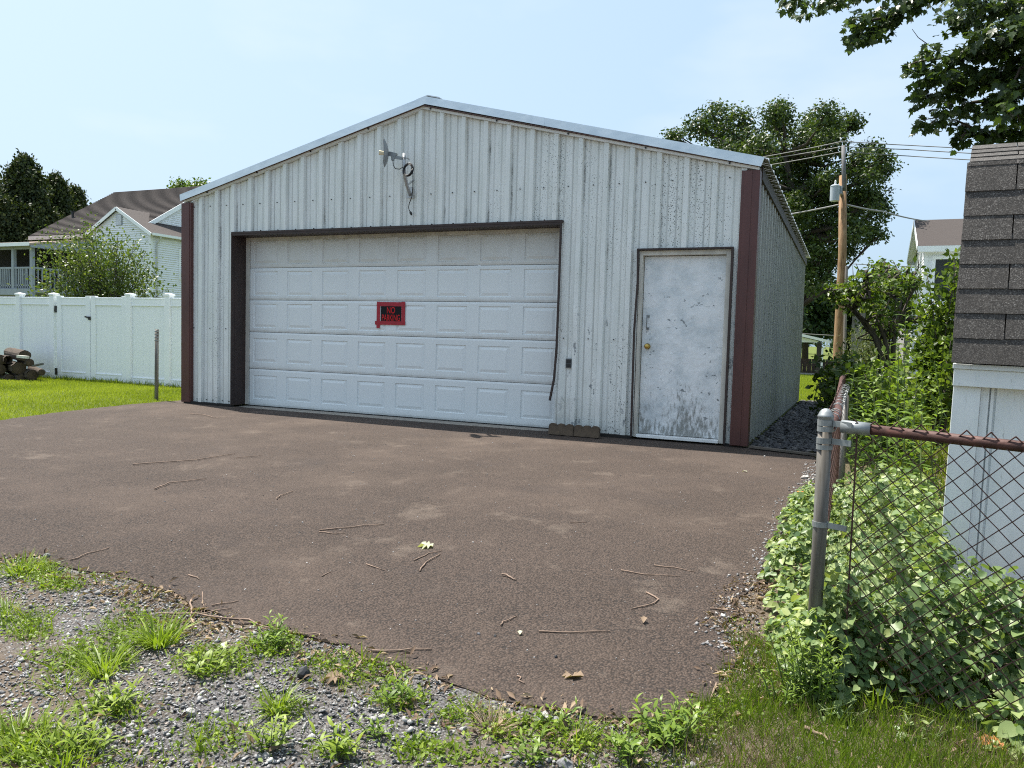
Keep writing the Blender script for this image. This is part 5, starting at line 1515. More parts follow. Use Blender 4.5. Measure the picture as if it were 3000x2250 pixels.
# overhanging maple, trunk outside the frame on the right
DM = 12.5
def mp(u, v, d=0.0): return np.array(at(u, v, DM + d))
trk = mp(3420, 900); trk[2] = G(trk[0], trk[1])
mt = thing('maple_tree', 'maple branches with pointed leaves hanging in from the upper right', 'tree', trk)
o0 = trk.copy()
MB().tube([trk - o0, mp(3430, 500) - o0, mp(3400, 100) - o0, mp(3350, -300) - o0], [.30, .25, .2, .14], 12).build('trunk', M_BARK, mt, smooth=True)
limbs = [  # polyline in the photo, depth shift, hang, leaf density per metre
    ([(3380, -260), (2900, -60), (2560, -40), (2420, -8), (2290, -2)], .6, 26, 520),
    ([(2900, -60), (2700, -25), (2640, 40), (2600, 70), (2560, 95), (2500, 118)], .2, 22, 560),
    ([(2700, -25), (2660, 20), (2590, 52), (2535, 62), (2490, 55)], .1, 18, 420),
    ([(3380, -100), (2960, 40), (2820, 60), (2760, 40)], -.3, 30, 700),
    ([(3380, -60), (2980, 110), (2870, 150), (2760, 170), (2690, 180), (2668, 188)], -.6, 26, 760),
    ([(3380, 0), (3000, 170), (2900, 215), (2800, 225), (2720, 230), (2680, 250)], -.5, 24, 700),
    ([(2900, 215), (2830, 260), (2760, 275), (2700, 285), (2680, 290)], -.4, 20, 560),
    ([(3380, 60), (3000, 250), (2930, 290), (2850, 300), (2800, 320), (2770, 340), (2700, 352)], -.2, 22, 640),
    ([(3380, 320), (3000, 390), (2900, 388), (2850, 375), (2800, 352), (2790, 350)], 0, 22, 620),
    ([(3380, 120), (3060, 180), (2990, 200), (2960, 260), (2940, 330)], -.8, 34, 600),
    ([(3380, -100), (3060, 0), (2960, 10), (2890, 20), (2780, -10)], -.8, 30, 700),
    ([(3100, 320), (2985, 320), (2920, 305), (2890, 300)], -.3, 14, 160),
    ([(2850, 375), (2820, 400), (2815, 410)], 0, 14, 420),
    ([(3380, 0), (3080, 80), (2980, 90), (2900, 110), (2830, 120)], -.9, 34, 720),
    ([(3100, 260), (3020, 300), (2980, 330), (2990, 360)], -.5, 26, 480)]
br = MB(); P, N, Dd, S = [], [], [], []
for L, dsh, hang, den in limbs:
    pts = [mp(u, v, dsh + .25 * math.sin(u * .01)) for u, v in L]
    br.tube([p - o0 for p in pts], list(np.linspace(.045, .006, len(pts))), 6)
    for a, c, (ua, va) in zip(pts, pts[1:], L[1:]):
        if ua > 3180: continue
        Lm = np.linalg.norm(c - a); n_ = int(den * Lm * .27)
        s = rng.random(n_)[:, None]
        base_ = a + (c - a) * s
        hh = hang * DM / F
        # leaves sit in tufts along the twig
        tuft = np.repeat(rng.normal(size=(max(1, n_ // 9 + 1), 3)) * np.array([hh * .62, hh * 1.2, hh * .42]), 9, 0)[:n_]
        off = tuft + rng.normal(size=(n_, 3)) * .055 + np.array([0, 0, -hh * .30])
        P.append(base_ + off)
        nn = unit(rng.normal(size=(n_, 3)) * .55 + np.array([.1, -.55, .55]))
        N.append(nn)
        Dd.append(np.array([-.35, -.15, -.85]) + rng.normal(size=(n_, 3)) * .45); S.append(.09 + .07 * rng.random(n_))
br.build('branches', M_BARK, mt, smooth=True)
P, N, Dd, S = map(np.concatenate, (P, N, Dd, S))
tt = np.clip(rng.normal(.38, .2, len(P)), 0, 1); hi = rng.random(len(P)) < .05; tt[hi] = .95
leaves('foliage', P - o0, N, Dd, S, MAPLE, M_MAPLE, tt, mt, kind='stuff')
br = MB()
br.tube([mp(2672, 85) - o0, mp(2690, 110) - o0, mp(2715, 128) - o0, mp(2735, 142) - o0], [.004, .006, .008, .010], 5)
br.build('bare_twig', M_BARK, mt)

cc, P, N, Dd = 0, [], [], []  # unseen maple crown, added to keep sky light off the garage's right wall
while cc < 52:
    c = np.array([random.uniform(13.0, 19.5), random.uniform(.5, 10.5), random.uniform(3.6, 10.5)])
    q = c - CAM; dz = q @ fwd
    if dz < 1: continue
    u, v, rp = 1500 + F * (q @ RX) / dz, 1125 - F * (q @ UX) / dz, F * 1.9 / dz
    if u - rp < 3080 and v + rp > -60: continue
    cc += 1
    p_, o_ = crown_points(c, 1.35, 20, 11, .28); P.append(p_); N.append(unit(o_ + rng.normal(size=p_.shape) * .7 + np.array([0, 0, .5]))); Dd.append(rng.normal(size=p_.shape) + np.array([0, 0, -.6]))
P, N, Dd = map(np.concatenate, (P, N, Dd))
leaves('foliage', P - o0, N, Dd, .22, MAPLE, M_MAPLE, np.clip(rng.normal(.4, .2, len(P)), 0, 1), mt, kind='stuff')

# far trees seen through the gap, and a far-off wood that closes the horizon
for i, (cl_, D, lab) in enumerate([
    ([(2360, 870, 34), (2395, 850, 30), (2350, 920, 40), (2400, 900, 40), (2380, 960, 40), (2440, 860, 34), (2420, 940, 44), (2345, 980, 36)], 52, 'dark leafy tree filling the gap beyond the carport'),
    ([(2470, 880, 40), (2500, 850, 36), (2520, 900, 46), (2470, 940, 46), (2540, 960, 44), (2480, 1000, 40)], 56, 'dark leafy tree behind the utility pole'),
    ([(2570, 860, 44), (2610, 830, 40), (2650, 850, 44), (2600, 900, 50), (2660, 920, 46), (2580, 960, 50), (2690, 860, 36)], 58, 'dark tree behind the small garden tree'),
    ([(2300, 900, 40), (2320, 850, 36), (2290, 960, 44)], 50, 'dark tree hidden mostly by the garage corner')]):
    g = at(cl_[0][0], 1010, D)
    tree('background_tree', lab, 'tree', cl_, D, 1.5, .30, RHOMB, M_WOOD, M_BARK, [np.array([g[0], g[1], -.2]), np.array([g[0], g[1], 3.0])], per=24, dens=1.4, rs=.30, group='trees beyond the gap', branches=False, trunk_r=.25)
n = 3200
ang = rng.random(n) * 2 * math.pi
rad = 105 + 25 * rng.random(n)
hh = rng.random(n) ** 1.2 * (7 + 3 * np.sin(ang * 9) + 2.5 * np.sin(ang * 23))
hh = np.minimum(hh, np.where((ang > .9) & (ang < 2.9), 5.2, 30))
c = np.stack([8 + rad * np.cos(ang), -8 + rad * np.sin(ang), hh], -1)
P = np.repeat(c, 9, 0) + rng.normal(size=(n * 9, 3)) * np.array([1.2, 1.2, .8])
P[:, 2] = np.maximum(P[:, 2], 0)
leaves('distant_wood', P, unit(rng.normal(size=P.shape) + np.array([0, 0, .5])), rng.normal(size=P.shape), 1.3, RHOMB, M_WOOD, np.clip(rng.normal(.45, .2, len(P)), 0, 1), kind='stuff')
# ================================================================== GROUND DETAIL
def scatter(n, x0, x1, y0, y1): return x0 + (x1 - x0) * rng.random(n), y0 + (y1 - y0) * rng.random(n)
def blades(name, x, y, h, m, tint=None, lean=.45, wide=1.0, parent=None, z=None, **k):
    n_ = len(x)
    D = np.stack([rng.normal(0, lean, n_), rng.normal(0, lean, n_), np.ones(n_)], -1)
    N = np.stack([rng.normal(size=n_), rng.normal(size=n_), np.zeros(n_) + .1], -1)
    zz = gz(x, y) - .004 if z is None else z
    sh = (BLADE[0] * np.array([wide, 1, 1]), BLADE[1])
    return leaves(name, np.stack([x, y, zz], -1), N, D, h, sh, m, tint, parent, kind='stuff', **k)
M_GRAV = NT('gravel_stone')
M_GRAV.col(M_GRAV.ramp(M_GRAV.attr('tint'), [(0, (.10, .098, .10)), (.45, (.235, .23, .232)), (.75, (.35, .345, .34)), (.93, (.50, .49, .47)), (1, (.42, .32, .26))])).rough(.85).bump(M_GRAV.noise(150, 4), .3, .004)
M_GRAV = M_GRAV.m
def stones(name, x, y, r, m, flat=.55, z=None, tint=None, **k):
    """faceted pebbles, eight corners each."""
    n_ = len(x)
    base = np.array([(1, 0, 0), (.3, .95, .1), (-.8, .55, -.1), (-.75, -.6, .1), (.35, -.9, -.1), (.1, .1, .9), (-.1, .35, .75), (0, -.1, -.8)], float)
    tri = np.array([(0, 1, 5), (1, 6, 5), (1, 2, 6), (2, 3, 5), (2, 5, 6), (3, 4, 5), (4, 0, 5), (1, 0, 7), (2, 1, 7), (3, 2, 7), (4, 3, 7), (0, 4, 7)])
    V = base[None] * (1 + rng.normal(0, .2, (n_, 8, 3)))
    V[:, :, 2] *= flat * (.5 + rng.random(n_))[:, None]
    V[:, :, 1] *= (.55 + .5 * rng.random(n_))[:, None]
    th = rng.random(n_) * 6.283; c, s = np.cos(th)[:, None], np.sin(th)[:, None]
    X, Y = V[:, :, 0] * c - V[:, :, 1] * s, V[:, :, 0] * s + V[:, :, 1] * c
    tl = rng.normal(0, .25, (n_, 2))
    Z = V[:, :, 2] + X * tl[:, :1] + Y * tl[:, 1:]
    P = np.stack([X, Y, Z], -1) * r[:, None, None]
    zz = (gz(x, y) if z is None else z) + r * flat * .30
    P += np.stack([x, y, zz], -1)[:, None]
    FA = (np.arange(n_)[:, None, None] * 8 + tri[None]).reshape(-1, 3)
    tint = np.clip(rng.normal(.45, .22, n_), 0, 1) if tint is None else tint
    return put(name, fast_mesh(name, P.reshape(-1, 3), FA, m, np.repeat(tint, 12)), kind='stuff', **k)

# where the verge is gravel, weeds or litter (one field decides)
_gp = []
for u, v, a, b_ in [(60, 1668, 90, 26), (430, 1858, 130, 50), (300, 1945, 150, 50), (610, 1945, 150, 50), (810, 1893, 90, 40), (1010, 1955, 170, 45), (340, 2075, 120, 40), (90, 2185, 190, 60), (650, 2180, 190, 60), (850, 2085, 90, 36),
                    (1175, 2055, 80, 28), (60, 1840, 90, 40), (1330, 2100, 90, 26), (1530, 2150, 130, 36), (1740, 2180, 150, 36), (1960, 2165, 130, 40), (1260, 2200, 150, 40), (960, 2200, 120, 36), (180, 1720, 60, 14), (2120, 2100, 80, 40)]:
    g_ = on_ground(u, v); D_ = float((g_ - CAM) @ fwd)
    e1 = on_ground(u + a, v)[:2] - g_[:2]; e2 = on_ground(u, v - b_)[:2] - g_[:2]
    _gp.append((g_[:2], np.linalg.inv(np.stack([e1, e2], 1))))
def verge_field(x, y):
    f = np.zeros(np.shape(x))
    for c, M in _gp:
        q = np.stack([x - c[0], y - c[1]], -1) @ M.T
        f = np.maximum(f, np.exp(-(q ** 2).sum(-1) * .8))
    return .37 + .40 * f + (fnoise(x, y, 3.2) - .5) * .55
right_lawn = lambda x, y: np.clip((x - 8.12) * 2.2 + (fnoise(x, y, 2.2) - .5) * 1.6, 0, 1)
x, y = scatter(150000, 3.2, 9.6, -7.7, -5.0)
out = ~inside(x, y)
ed_ = edge_dist(x, y)
vf = verge_field(x, y)
p = np.clip((.66 - vf) * 5.5, 0.12, 1) * (1 - .93 * right_lawn(x, y)) * .50
p = np.maximum(p, np.clip(.10 - ed_, 0, .1) * 3 * (1 - right_lawn(x, y)))
k_ = out & (rng.random(len(x)) < p)
x, y = x[k_], y[k_]
r = .0036 + .0066 * rng.random(len(x)) ** 2 + .011 * (rng.random(len(x)) > .985)
stones('gravel', x, y, r, M_GRAV, .55)
# pebbles strewn on the right edge of the drive and loose grains on the asphalt
x, y = scatter(26000, 8.15, 8.75, -5.4, -.6)
d_ = edge_dist(x, y); k_ = (d_ < .16) & (rng.random(len(x)) < np.clip(.13 - d_, .01, .2) * 2.6)
x, y = x[k_], y[k_]; zz = gz(x, y) + np.where(inside(x, y), TH, .0)
stones('edge_pebbles', x, y, .004 + .012 * rng.random(len(x)) ** 2.5, M_GRAV, .6, zz)
x, y = scatter(1500, 3.5, 8.4, -6.1, -.1); k_ = inside(x, y); x, y = x[k_], y[k_]
stones('loose_grit', x, y, .0025 + .005 * rng.random(len(x)) ** 4, M_GRAV, .6, gz(x, y) + TH)
# slate chips filling the strip between garage and fence
x, y = scatter(9000, 7.80, 8.70, .04, 10.2)
k_ = rng.random(len(x)) < np.clip(1.1 - .06 * y, .4, 1)
x, y = x[k_], y[k_]
t = NT('slate_chip'); t.col(t.ramp(t.attr('tint'), [(0, (.030, .029, .034)), (.5, (.075, .072, .078)), (.9, (.15, .14, .13)), (1, (.16, .09, .06))])).rough(.7)
stones('slate_chips', x, y, .018 + .045 * rng.random(len(x)) ** 2, t.m, .30, gz(x, y) + .012)
MB().box((7.80, -.05, -.06), (8.72, 10.2, -.045)).build('slate_bed', M_SOIL, kind='structure').location = (0, 0, .02)
bpy.data.objects['slate_bed'].data.transform(Matrix.Identity(4))
for v in bpy.data.objects['slate_bed'].data.vertices: v.co.z = G(v.co.x, v.co.y) - (.022 if v.co.z > -.05 else .05)

# lawns
x, y = scatter(210000, -14, .2, -5.2, 2.55)
k_ = ~inside(x, y) & ~((x > -.32) & (y > 0)); x, y = x[k_], y[k_]
dist = np.hypot(x - CAM[0], y - CAM[1])
tt = np.clip(.52 + 1.1 * (fnoise(x, y, .9) - .5) + rng.normal(0, .2, len(x)), 0, 1)
blades('lawn_grass', x, y, (.028 + .022 * rng.random(len(x))), M_GRASS, tt, .55, 2.4)
x, y = scatter(9000, -9.9, -.25, 2.28, 2.62); k_ = rng.random(len(x)) < .35 + .65 * fnoise(x, y, 1.5)
x, y = x[k_], y[k_]; blades('fence_foot_grass', x, y, .05 + .10 * rng.random(len(x)) ** 2, M_GRASS, np.clip(rng.normal(.25, .15, len(x)), 0, 1), .35, 1.3)
x, y = scatter(90000, 4.5, 13, 9.8, 27); blades('back_lawn_grass', x, y, .05 + .03 * rng.random(len(x)), M_GRASS, np.clip(rng.normal(.6, .2, len(x)), 0, 1), .5, 3.2)
x, y = scatter(26000, 9.0, 13, -2.5, 9.8); blades('garden_grass', x, y, .05 + .05 * rng.random(len(x)), M_GRASS, np.clip(rng.normal(.5, .2, len(x)), 0, 1), .45, 2.6)
# fine lawn in the near right corner
x, y = scatter(120000, 8.05, 10.4, -7.6, -5.15)
rl = right_lawn(x, y); k_ = ~inside(x, y) & (rng.random(len(x)) < .10 + .90 * rl) & (rng.random(len(x)) < .45 + .55 * np.clip(fnoise(x, y, 3.1) * 2 - .35, 0, 1)); x, y = x[k_], y[k_]
dry = np.clip(fnoise(x, y, 2.6) * 2.4 - .75, 0, 1)
kd = rng.random(len(x)) < dry * .6
blades('near_lawn_grass', x[~kd], y[~kd], .035 + .055 * rng.random((~kd).sum()) ** 1.5, M_WEED, np.clip(rng.normal(.30, .2, (~kd).sum()), 0, 1), .62, .72)
blades('dry_grass', x[kd], y[kd], .03 + .05 * rng.random(kd.sum()), M_STRAW, np.clip(rng.normal(.6, .2, kd.sum()), 0, 1), 1.0, .6)
# verge greenery: short blades and creeping leaves in patches
x, y = scatter(170000, 3.2, 9.3, -7.7, -5.0)
vf = verge_field(x, y); gr = np.clip((vf - .50) * 5.0, .05, 1)
bottom = np.clip((-6.25 - y + (x - 7.6) * .40) * 2.2, 0, 1)
gr = np.maximum(gr, bottom * .50 * np.clip(fnoise(x, y, 2.5) * 2.4 - .6, 0, 1))
k_ = ~inside(x, y) & (rng.random(len(x)) < gr * .62); x1_, y1_ = x[k_], y[k_]
blades('verge_grass', x1_, y1_, .02 + .05 * rng.random(len(x1_)) ** 2, M_WEED, np.clip(rng.normal(.5, .25, len(x1_)), 0, 1), .75, .9)
k_ = ~inside(x, y) & (rng.random(len(x)) < gr * np.clip(fnoise(x + 3, y, 2.0) * 2.2 - .5, 0, 1) * .7); x1_, y1_ = x[k_], y[k_]
n_ = len(x1_)
leaves('creeping_leaves', np.stack([x1_, y1_, gz(x1_, y1_) + .004 + .022 * rng.random(n_)], -1), rng.normal(size=(n_, 3)) * .5 + np.array([0, 0, 1.]), rng.normal(size=(n_, 3)), .012 + .014 * rng.random(n_), RHOMB, M_WEED, np.clip(rng.normal(.45, .25, n_), 0, 1), kind='stuff')
x, y = scatter(26000, 3.2, 9.0, -7.7, -5.0)
gr = np.clip((verge_field(x, y) - .53) * 4.5, 0, 1)
k_ = ~inside(x, y) & (rng.random(len(x)) < gr * .55); x, y = x[k_], y[k_]; n_ = len(x)
cl_i = rng.integers(0, 60, n_)                     # blades gather in small clumps
ca = rng.random(60) * 6.283
blades('crabgrass', x, y, .04 + .07 * rng.random(n_) ** 1.5, M_WEED, np.clip(rng.normal(.55, .25, n_) + .3 * (fnoise(x, y, 3) - .5), 0, 1), 1.15, 1.15)
x, y = scatter(90000, 3.2, 9.0, -7.7, -5.0)
gr = np.clip((verge_field(x, y) - .44) * 3.0, .03, 1) * np.clip(fnoise(x + 3, y + 5, 3.0) * 2.6 - .7, 0, 1)
k_ = ~inside(x, y) & (rng.random(len(x)) < gr * .55); x, y = x[k_], y[k_]; n_ = len(x)
leaves('clover', np.stack([x, y, gz(x, y) + .006 + .03 * rng.random(n_)], -1), rng.normal(size=(n_, 3)) * .6 + np.array([0, 0, 1.]), rng.normal(size=(n_, 3)), .007 + .010 * rng.random(n_), (RHOMB[0] * np.array([1.3, 1, 1]), RHOMB[1]), M_WEED, np.clip(rng.normal(.40, .22, n_), 0, 1), kind='stuff')
# litter: straw, broken leaves and bits of bark at the edge of the asphalt
x, y = scatter(80000, 3.2, 9.2, -7.6, -4.2)
d_ = edge_dist(x, y); lit = np.clip(1 - d_ / .34, 0, 1) * np.clip(fnoise(x, y, 2.0) * 3 - .9, 0, 1) + .40 * np.clip(fnoise(x, y, 1.7) * 3 - 1.3, 0, 1)
lit *= np.where(inside(x, y), np.clip(1 - d_ / .10, 0, 1) * .5, 1)
k_ = rng.random(len(x)) < lit * .8; x, y = x[k_], y[k_]; n_ = len(x)
zz = gz(x, y) + np.where(inside(x, y), TH + .002, .004) + .012 * rng.random(n_)
leaves('dry_litter', np.stack([x, y, zz], -1), rng.normal(size=(n_, 3)) * .45 + np.array([0, 0, 1.]), rng.normal(size=(n_, 3)) * np.array([1, 1, .25]), .014 + .045 * rng.random(n_) ** 2.5, (RHOMB[0] * np.array([.5, 1, 1.6]), RHOMB[1]), M_STRAW, rng.random(n_) ** 1.2, kind='stuff')
x, y = scatter(1300, 8.15, 8.5, -5.2, -4.3); d_ = edge_dist(x, y); k_ = (d_ < .13) & (rng.random(len(x)) < .3 + .6 * fnoise(x, y, 6)); x, y = x[k_], y[k_]; n_ = len(x)
leaves('brown_leaf_litter', np.stack([x, y, gz(x, y) + .012 + .016 * rng.random(n_)], -1), rng.normal(size=(n_, 3)) * .5 + np.array([0, 0, 1.]), rng.normal(size=(n_, 3)) * np.array([1, 1, .3]), .009 + .022 * rng.random(n_) ** 2, (RHOMB[0] * np.array([.6, 1, 2]), RHOMB[1]), M_STRAW, rng.random(n_) ** 1.3 * .8, kind='stuff')

# individual weeds of the verge
def spiky_weed(u, v, h, n_, lab, m=None, leaf=.05, spread=.05, nst=6):
    g = on_ground(u, v); t = thing('verge_weed', lab, 'weed', g, group='weeds in the gravel verge')
    sb = MB(); C, D, S, T = [], [], [], []
    for s_ in range(nst):
        a = 2.4 * s_ + random.random(); rr = spread * math.sqrt((s_ + .3) / nst)
        b0 = np.array([rr * .5 * math.cos(a), rr * .5 * math.sin(a), -.005]); tip = np.array([rr * 1.5 * math.cos(a), rr * 1.5 * math.sin(a), h * random.uniform(.55, 1)])
        sb.tube([b0, (b0 + tip) / 2 + np.array([0, 0, h * .08]), tip], [.0028, .002, .001], 4)
        k = max(4, n_ // nst)
        s = np.linspace(.15, 1, k); c = b0 + (tip - b0) * s[:, None]
        th = np.arange(k) * 2.4 + random.random() * 6
        C.append(c); D.append(np.stack([np.cos(th), np.sin(th), .25 + .9 * s], -1)); S.append(leaf * (1.15 - .45 * s) * (.7 + .5 * rng.random(k))); T.append(np.clip(.35 + .55 * s + rng.normal(0, .12, k), 0, 1))
    sb.build('stems', plain_stem, t)
    C, D, S, T = map(np.concatenate, (C, D, S, T))
    leaves('foliage', C, unit(np.array([0, 0, 1.]) - D * .4 + rng.normal(size=C.shape) * .15), D, S, LANCE2, m or M_TALL, T, t, kind='stuff')
def tuft(u, v, h, n_, lab, m=None, spread=.03, lean=.75, w=1.0, tint=(.6, .2)):
    g = on_ground(u, v); t = thing('grass_tuft', lab, 'grass tuft', g, group='grass tufts in the gravel verge')
    a = rng.random(n_) * 6.283; rr = spread * rng.random(n_) ** .7
    x, y = rr * np.cos(a), rr * np.sin(a)
    D = np.stack([np.cos(a) * lean * rng.random(n_) + rng.normal(0, .2, n_), np.sin(a) * lean * rng.random(n_) + rng.normal(0, .2, n_), np.ones(n_)], -1)
    N = np.stack([-np.cos(a), -np.sin(a), np.full(n_, .6)], -1) + rng.normal(size=(n_, 3)) * .3
    leaves('blades', np.stack([x, y, np.full(n_, -.004)], -1), N, D, h * (.45 + .6 * rng.random(n_)), (BLADE[0] * np.array([w, 1, -1.4]), BLADE[1]), m or M_WEED, np.clip(rng.normal(*tint, n_), 0, 1), t, kind='stuff')
for a_ in [(803, 1895, .115, 80, 'bright bushy weed with pointed leaves at the asphalt edge beside the long fallen branch', None, .055, .07, 8),
           (1168, 2058, .085, 70, 'small bushy weed by the driveway edge left of the loose pale stones', None, .05, .055, 7),
           (1098, 2152, .065, 46, 'little bright weed in grey gravel below the edge weed', None, .04, .045, 6),
           (600, 1965, .09, 70, 'spreading weed with wide pale green leaves between gravel patches', M_WEED, .060, .09, 9),
           (336, 2075, .10, 70, 'leafy weed in gravel above the lower left corner', M_WEED, .055, .08, 8),
           (792, 2195, .10, 56, 'upright green weed near the bottom edge left of centre', M_WEED, .05, .05, 7),
           (985, 2218, .10, 56, 'weed with long narrow leaves on the bottom edge', M_WEED, .06, .055, 7),
           (1950, 2178, .135, 120, 'tallest bright weed cluster on the bottom right of the driveway end', None, .065, .085, 10),
           (1842, 2225, .09, 60, 'smaller bright weed left of the tallest weed cluster', None, .06, .05, 6),
           (1560, 2225, .07, 44, 'low weed at the bottom edge below the driveway end', None, .05, .05, 5),
           (1640, 2120, .055, 40, 'low weed touching the front edge of the driveway', None, .045, .06, 6),
           (2010, 2110, .06, 40, 'short weed at the rounded right end of the driveway edge', None, .045, .05, 6),
           (250, 2190, .10, 70, 'broad weed in the grassy lower left corner', M_WEED, .055, .09, 8)]: spiky_weed(*a_)
for a_ in [(467, 1885, .15, 120, 'big coarse grass tuft beside the driveway edge at the left', None, .07, 1.3, 1.15, (.65, .2)),
           (304, 1965, .14, 110, 'coarse grass tuft in the gravel left of the big tuft', None, .08, 1.4, 1.0, (.6, .2)),
           (814, 2080, .13, 70, 'grass tuft standing in the grey gravel patch', None, .04, 1.0, .9, (.6, .2)),
           (54, 1675, .12, 170, 'grass tuft at the left frame edge on the driveway border', None, .13, 1.0, .9, (.7, .2)),
           (150, 1690, .08, 90, 'small grass tuft on the driveway border near the left edge', None, .08, 1.1, .9, (.55, .2)),
           (1437, 2140, .11, 110, 'dry straw coloured grass tuft at the front of the driveway', M_STRAW, .05, 1.1, .55, (.75, .15)),
           (1370, 2090, .09, 60, 'thin grass tuft on the driveway lip right of the pebbles', None, .05, .9, .7, (.55, .2)),
           (60, 2180, .12, 160, 'thick grass tuft in the bottom left corner', None, .13, 1.0, .9, (.65, .2)),
           (180, 2230, .11, 140, 'thick grass tuft on the bottom edge near the left corner', None, .12, 1.0, .9, (.6, .2)),
           (10, 1800, .10, 90, 'grass tuft at the left frame edge below the gravel', None, .08, 1.2, .9, (.6, .2)),
           (190, 2010, .09, 80, 'flattened grass tuft over grey gravel at the left', None, .09, 1.5, .9, (.55, .2)),
           (1690, 2170, .10, 70, 'grass tuft below the front edge of the driveway right of centre', None, .06, 1.0, .8, (.6, .2)),
           (2570, 2060, .17, 90, 'long grass tuft at the foot of the vine bush', None, .10, .9, .6, (.5, .2)),
           (2760, 2075, .15, 90, 'long dark grass tuft under the right part of the vine bush', None, .12, .9, .6, (.3, .2))]: tuft(*a_)

# vines over the fence foot
def ring_pts(L): return [(on_ground(u, v)[:2], r_, h_) for u, v, r_, h_ in L]
mounds = ring_pts([(2500, 2010, .15, .34), (2600, 2010, .17, .40), (2710, 2010, .18, .42), (2830, 2015, .18, .42), (2960, 2020, .20, .42), (3100, 2030, .2, .42), (2440, 1990, .13, .24)])
mounds_in = ring_pts([(2520, 1850, .25, .38), (2650, 1850, .26, .40), (2560, 1730, .28, .42), (2680, 1720, .25, .42), (2600, 1640, .3, .44), (2520, 1620, .3, .42), (2700, 1640, .25, .40), (2480, 1560, .28, .36), (2600, 1560, .3, .42), (2790, 1900, .22, .32), (2920, 1900, .22, .30), (2560, 1490, .3, .34), (2660, 1500, .3, .34)])
mounds_out = ring_pts([(2330, 1800, .11, .22), (2320, 1700, .13, .26), (2345, 1620, .15, .28), (2372, 1540, .16, .26), (2385, 1480, .15, .18), (2350, 1880, .12, .20), (2400, 1900, .14, .22), (2365, 1680, .14, .30), (2395, 1990, .10, .46), (2440, 2015, .11, .44), (2355, 1940, .09, .30), (2400, 2035, .08, .32)])
def vine(name, lab, mds, n_, size, n_ind, tint, cat='vine', hang=.0):
    w = np.array([r_ * r_ for _, r_, _ in mds]); ix = rng.choice(len(mds), n_, p=w / w.sum())
    c0 = mds[0][0]; base = np.array([c0[0], c0[1], G(*c0)])
    t = thing(name, lab, cat, base)
    cx = np.array([m_[0] for m_ in mds]); rr = np.array([m_[1] for m_ in mds]); hh = np.array([m_[2] for m_ in mds])
    a = rng.random(n_) * 6.283; q = np.sqrt(rng.random(n_)) * 1.22
    x = cx[ix, 0] + rr[ix] * q * np.cos(a); y = cx[ix, 1] + rr[ix] * q * np.sin(a)
    top = np.zeros(n_)
    for (c, r_, h_) in mds: top = np.maximum(top, h_ * np.exp(-(((x - c[0]) ** 2 + (y - c[1]) ** 2) / (r_ * r_)) ** 1.6 * .9))
    top = top * (.45 + .95 * fnoise(x, y, 8))
    dep_ = rng.random(n_) ** 1.1
    z = gz(x, y) + np.maximum(.015, top * (1 - .62 * dep_))
    grad = np.stack([x - cx[ix, 0], y - cx[ix, 1], np.zeros(n_)], -1) / rr[ix][:, None]
    N = unit(np.array([0, -.10, .95]) + grad * .55 + rng.normal(size=(n_, 3)) * .52)
    D = grad * .7 + rng.normal(size=(n_, 3)) * .6 + np.array([0, 0, -.5])
    S = size * (.45 + .95 * rng.random(n_) ** 1.3)
    T = np.clip(rng.normal(*tint, n_) + .25 * (fnoise(x, y, 5) - .5), 0, 1)
    P = np.stack([x, y, z], -1) - base
    o_ = np.argsort(dep_ + .35 * (np.hypot(x - CAM[0], y - CAM[1]) - 2.6) - S * 6)
    ind, rest = o_[:n_ind], o_[n_ind:]
    leaves('foliage', P[rest], N[rest], D[rest], S[rest], HEART, M_VINE, T[rest], t, kind='stuff')
    if n_ind:
        var = []
        for k in range(6):
            b0, tri = HEART; b1 = b0 * (1 + rng.normal(0, .05, b0.shape)); b1[:, 2] *= random.uniform(.5, 1.8)
            var.append(fast_mesh('leaf', b1, tri, M_VINE, np.full(len(tri), .25 + .11 * k)))
        for i in ind:
            n3 = unit(N[i]); tx = unit(np.cross(D[i], n3)); dy = np.cross(n3, tx)
            o = put('leaf', var[min(5, int(T[i] * 6))], t)
            o.matrix_local = Matrix(((tx[0] * S[i], dy[0] * S[i], n3[0] * S[i], P[i][0]), (tx[1] * S[i], dy[1] * S[i], n3[1] * S[i], P[i][1]), (tx[2] * S[i], dy[2] * S[i], n3[2] * S[i], P[i][2]), (0, 0, 0, 1)))
    sb = MB()
    for _ in range(26):
        i = random.randrange(n_); j = random.randrange(n_)
        p0 = np.array([x[i], y[i], gz(x[i], y[i])]) - base
        sb.tube([p0, p0 * .6 + P[i] * .4 + rng.normal(size=3) * .03, P[i]], [.003, .0025, .0012], 4)
    sb.build('stems', plain_stem, t, kind='stuff')
    return t
vine('vine_bush', 'mounded vine with pale heart shaped leaves in front of the chain link mesh', mounds, 3000, .038, 290, (.42, .28))
vine('vine_bed', 'thick bed of pale vine leaves behind the mesh beside the shed', mounds_in, 6800, .040, 0, (.58, .25))
vine('vine_fringe', 'fringe of pale vine leaves creeping over the driveway edge left of the corner post', mounds_out, 4200, .034, 0, (.60, .25))
vine('vine_runner', 'pale leaved runner lying on the grass at the right frame edge', ring_pts([(2960, 2150, .10, .10), (3020, 2180, .12, .12), (2930, 2090, .08, .07)]), 170, .05, 60, (.6, .2))
for u, v in ((2690, 2160), (2830, 2130), (2450, 2110)): vine('vine_sprout', {2690: 'tiny pale vine sprout in the grass below the bush', 2830: 'small pale vine sprout in the grass right of the tiny one', 2450: 'flat pale vine sprout near the foot of the corner post'}[u], ring_pts([(u, v, .05, .05)]), 16, .038, 16, (.65, .2))
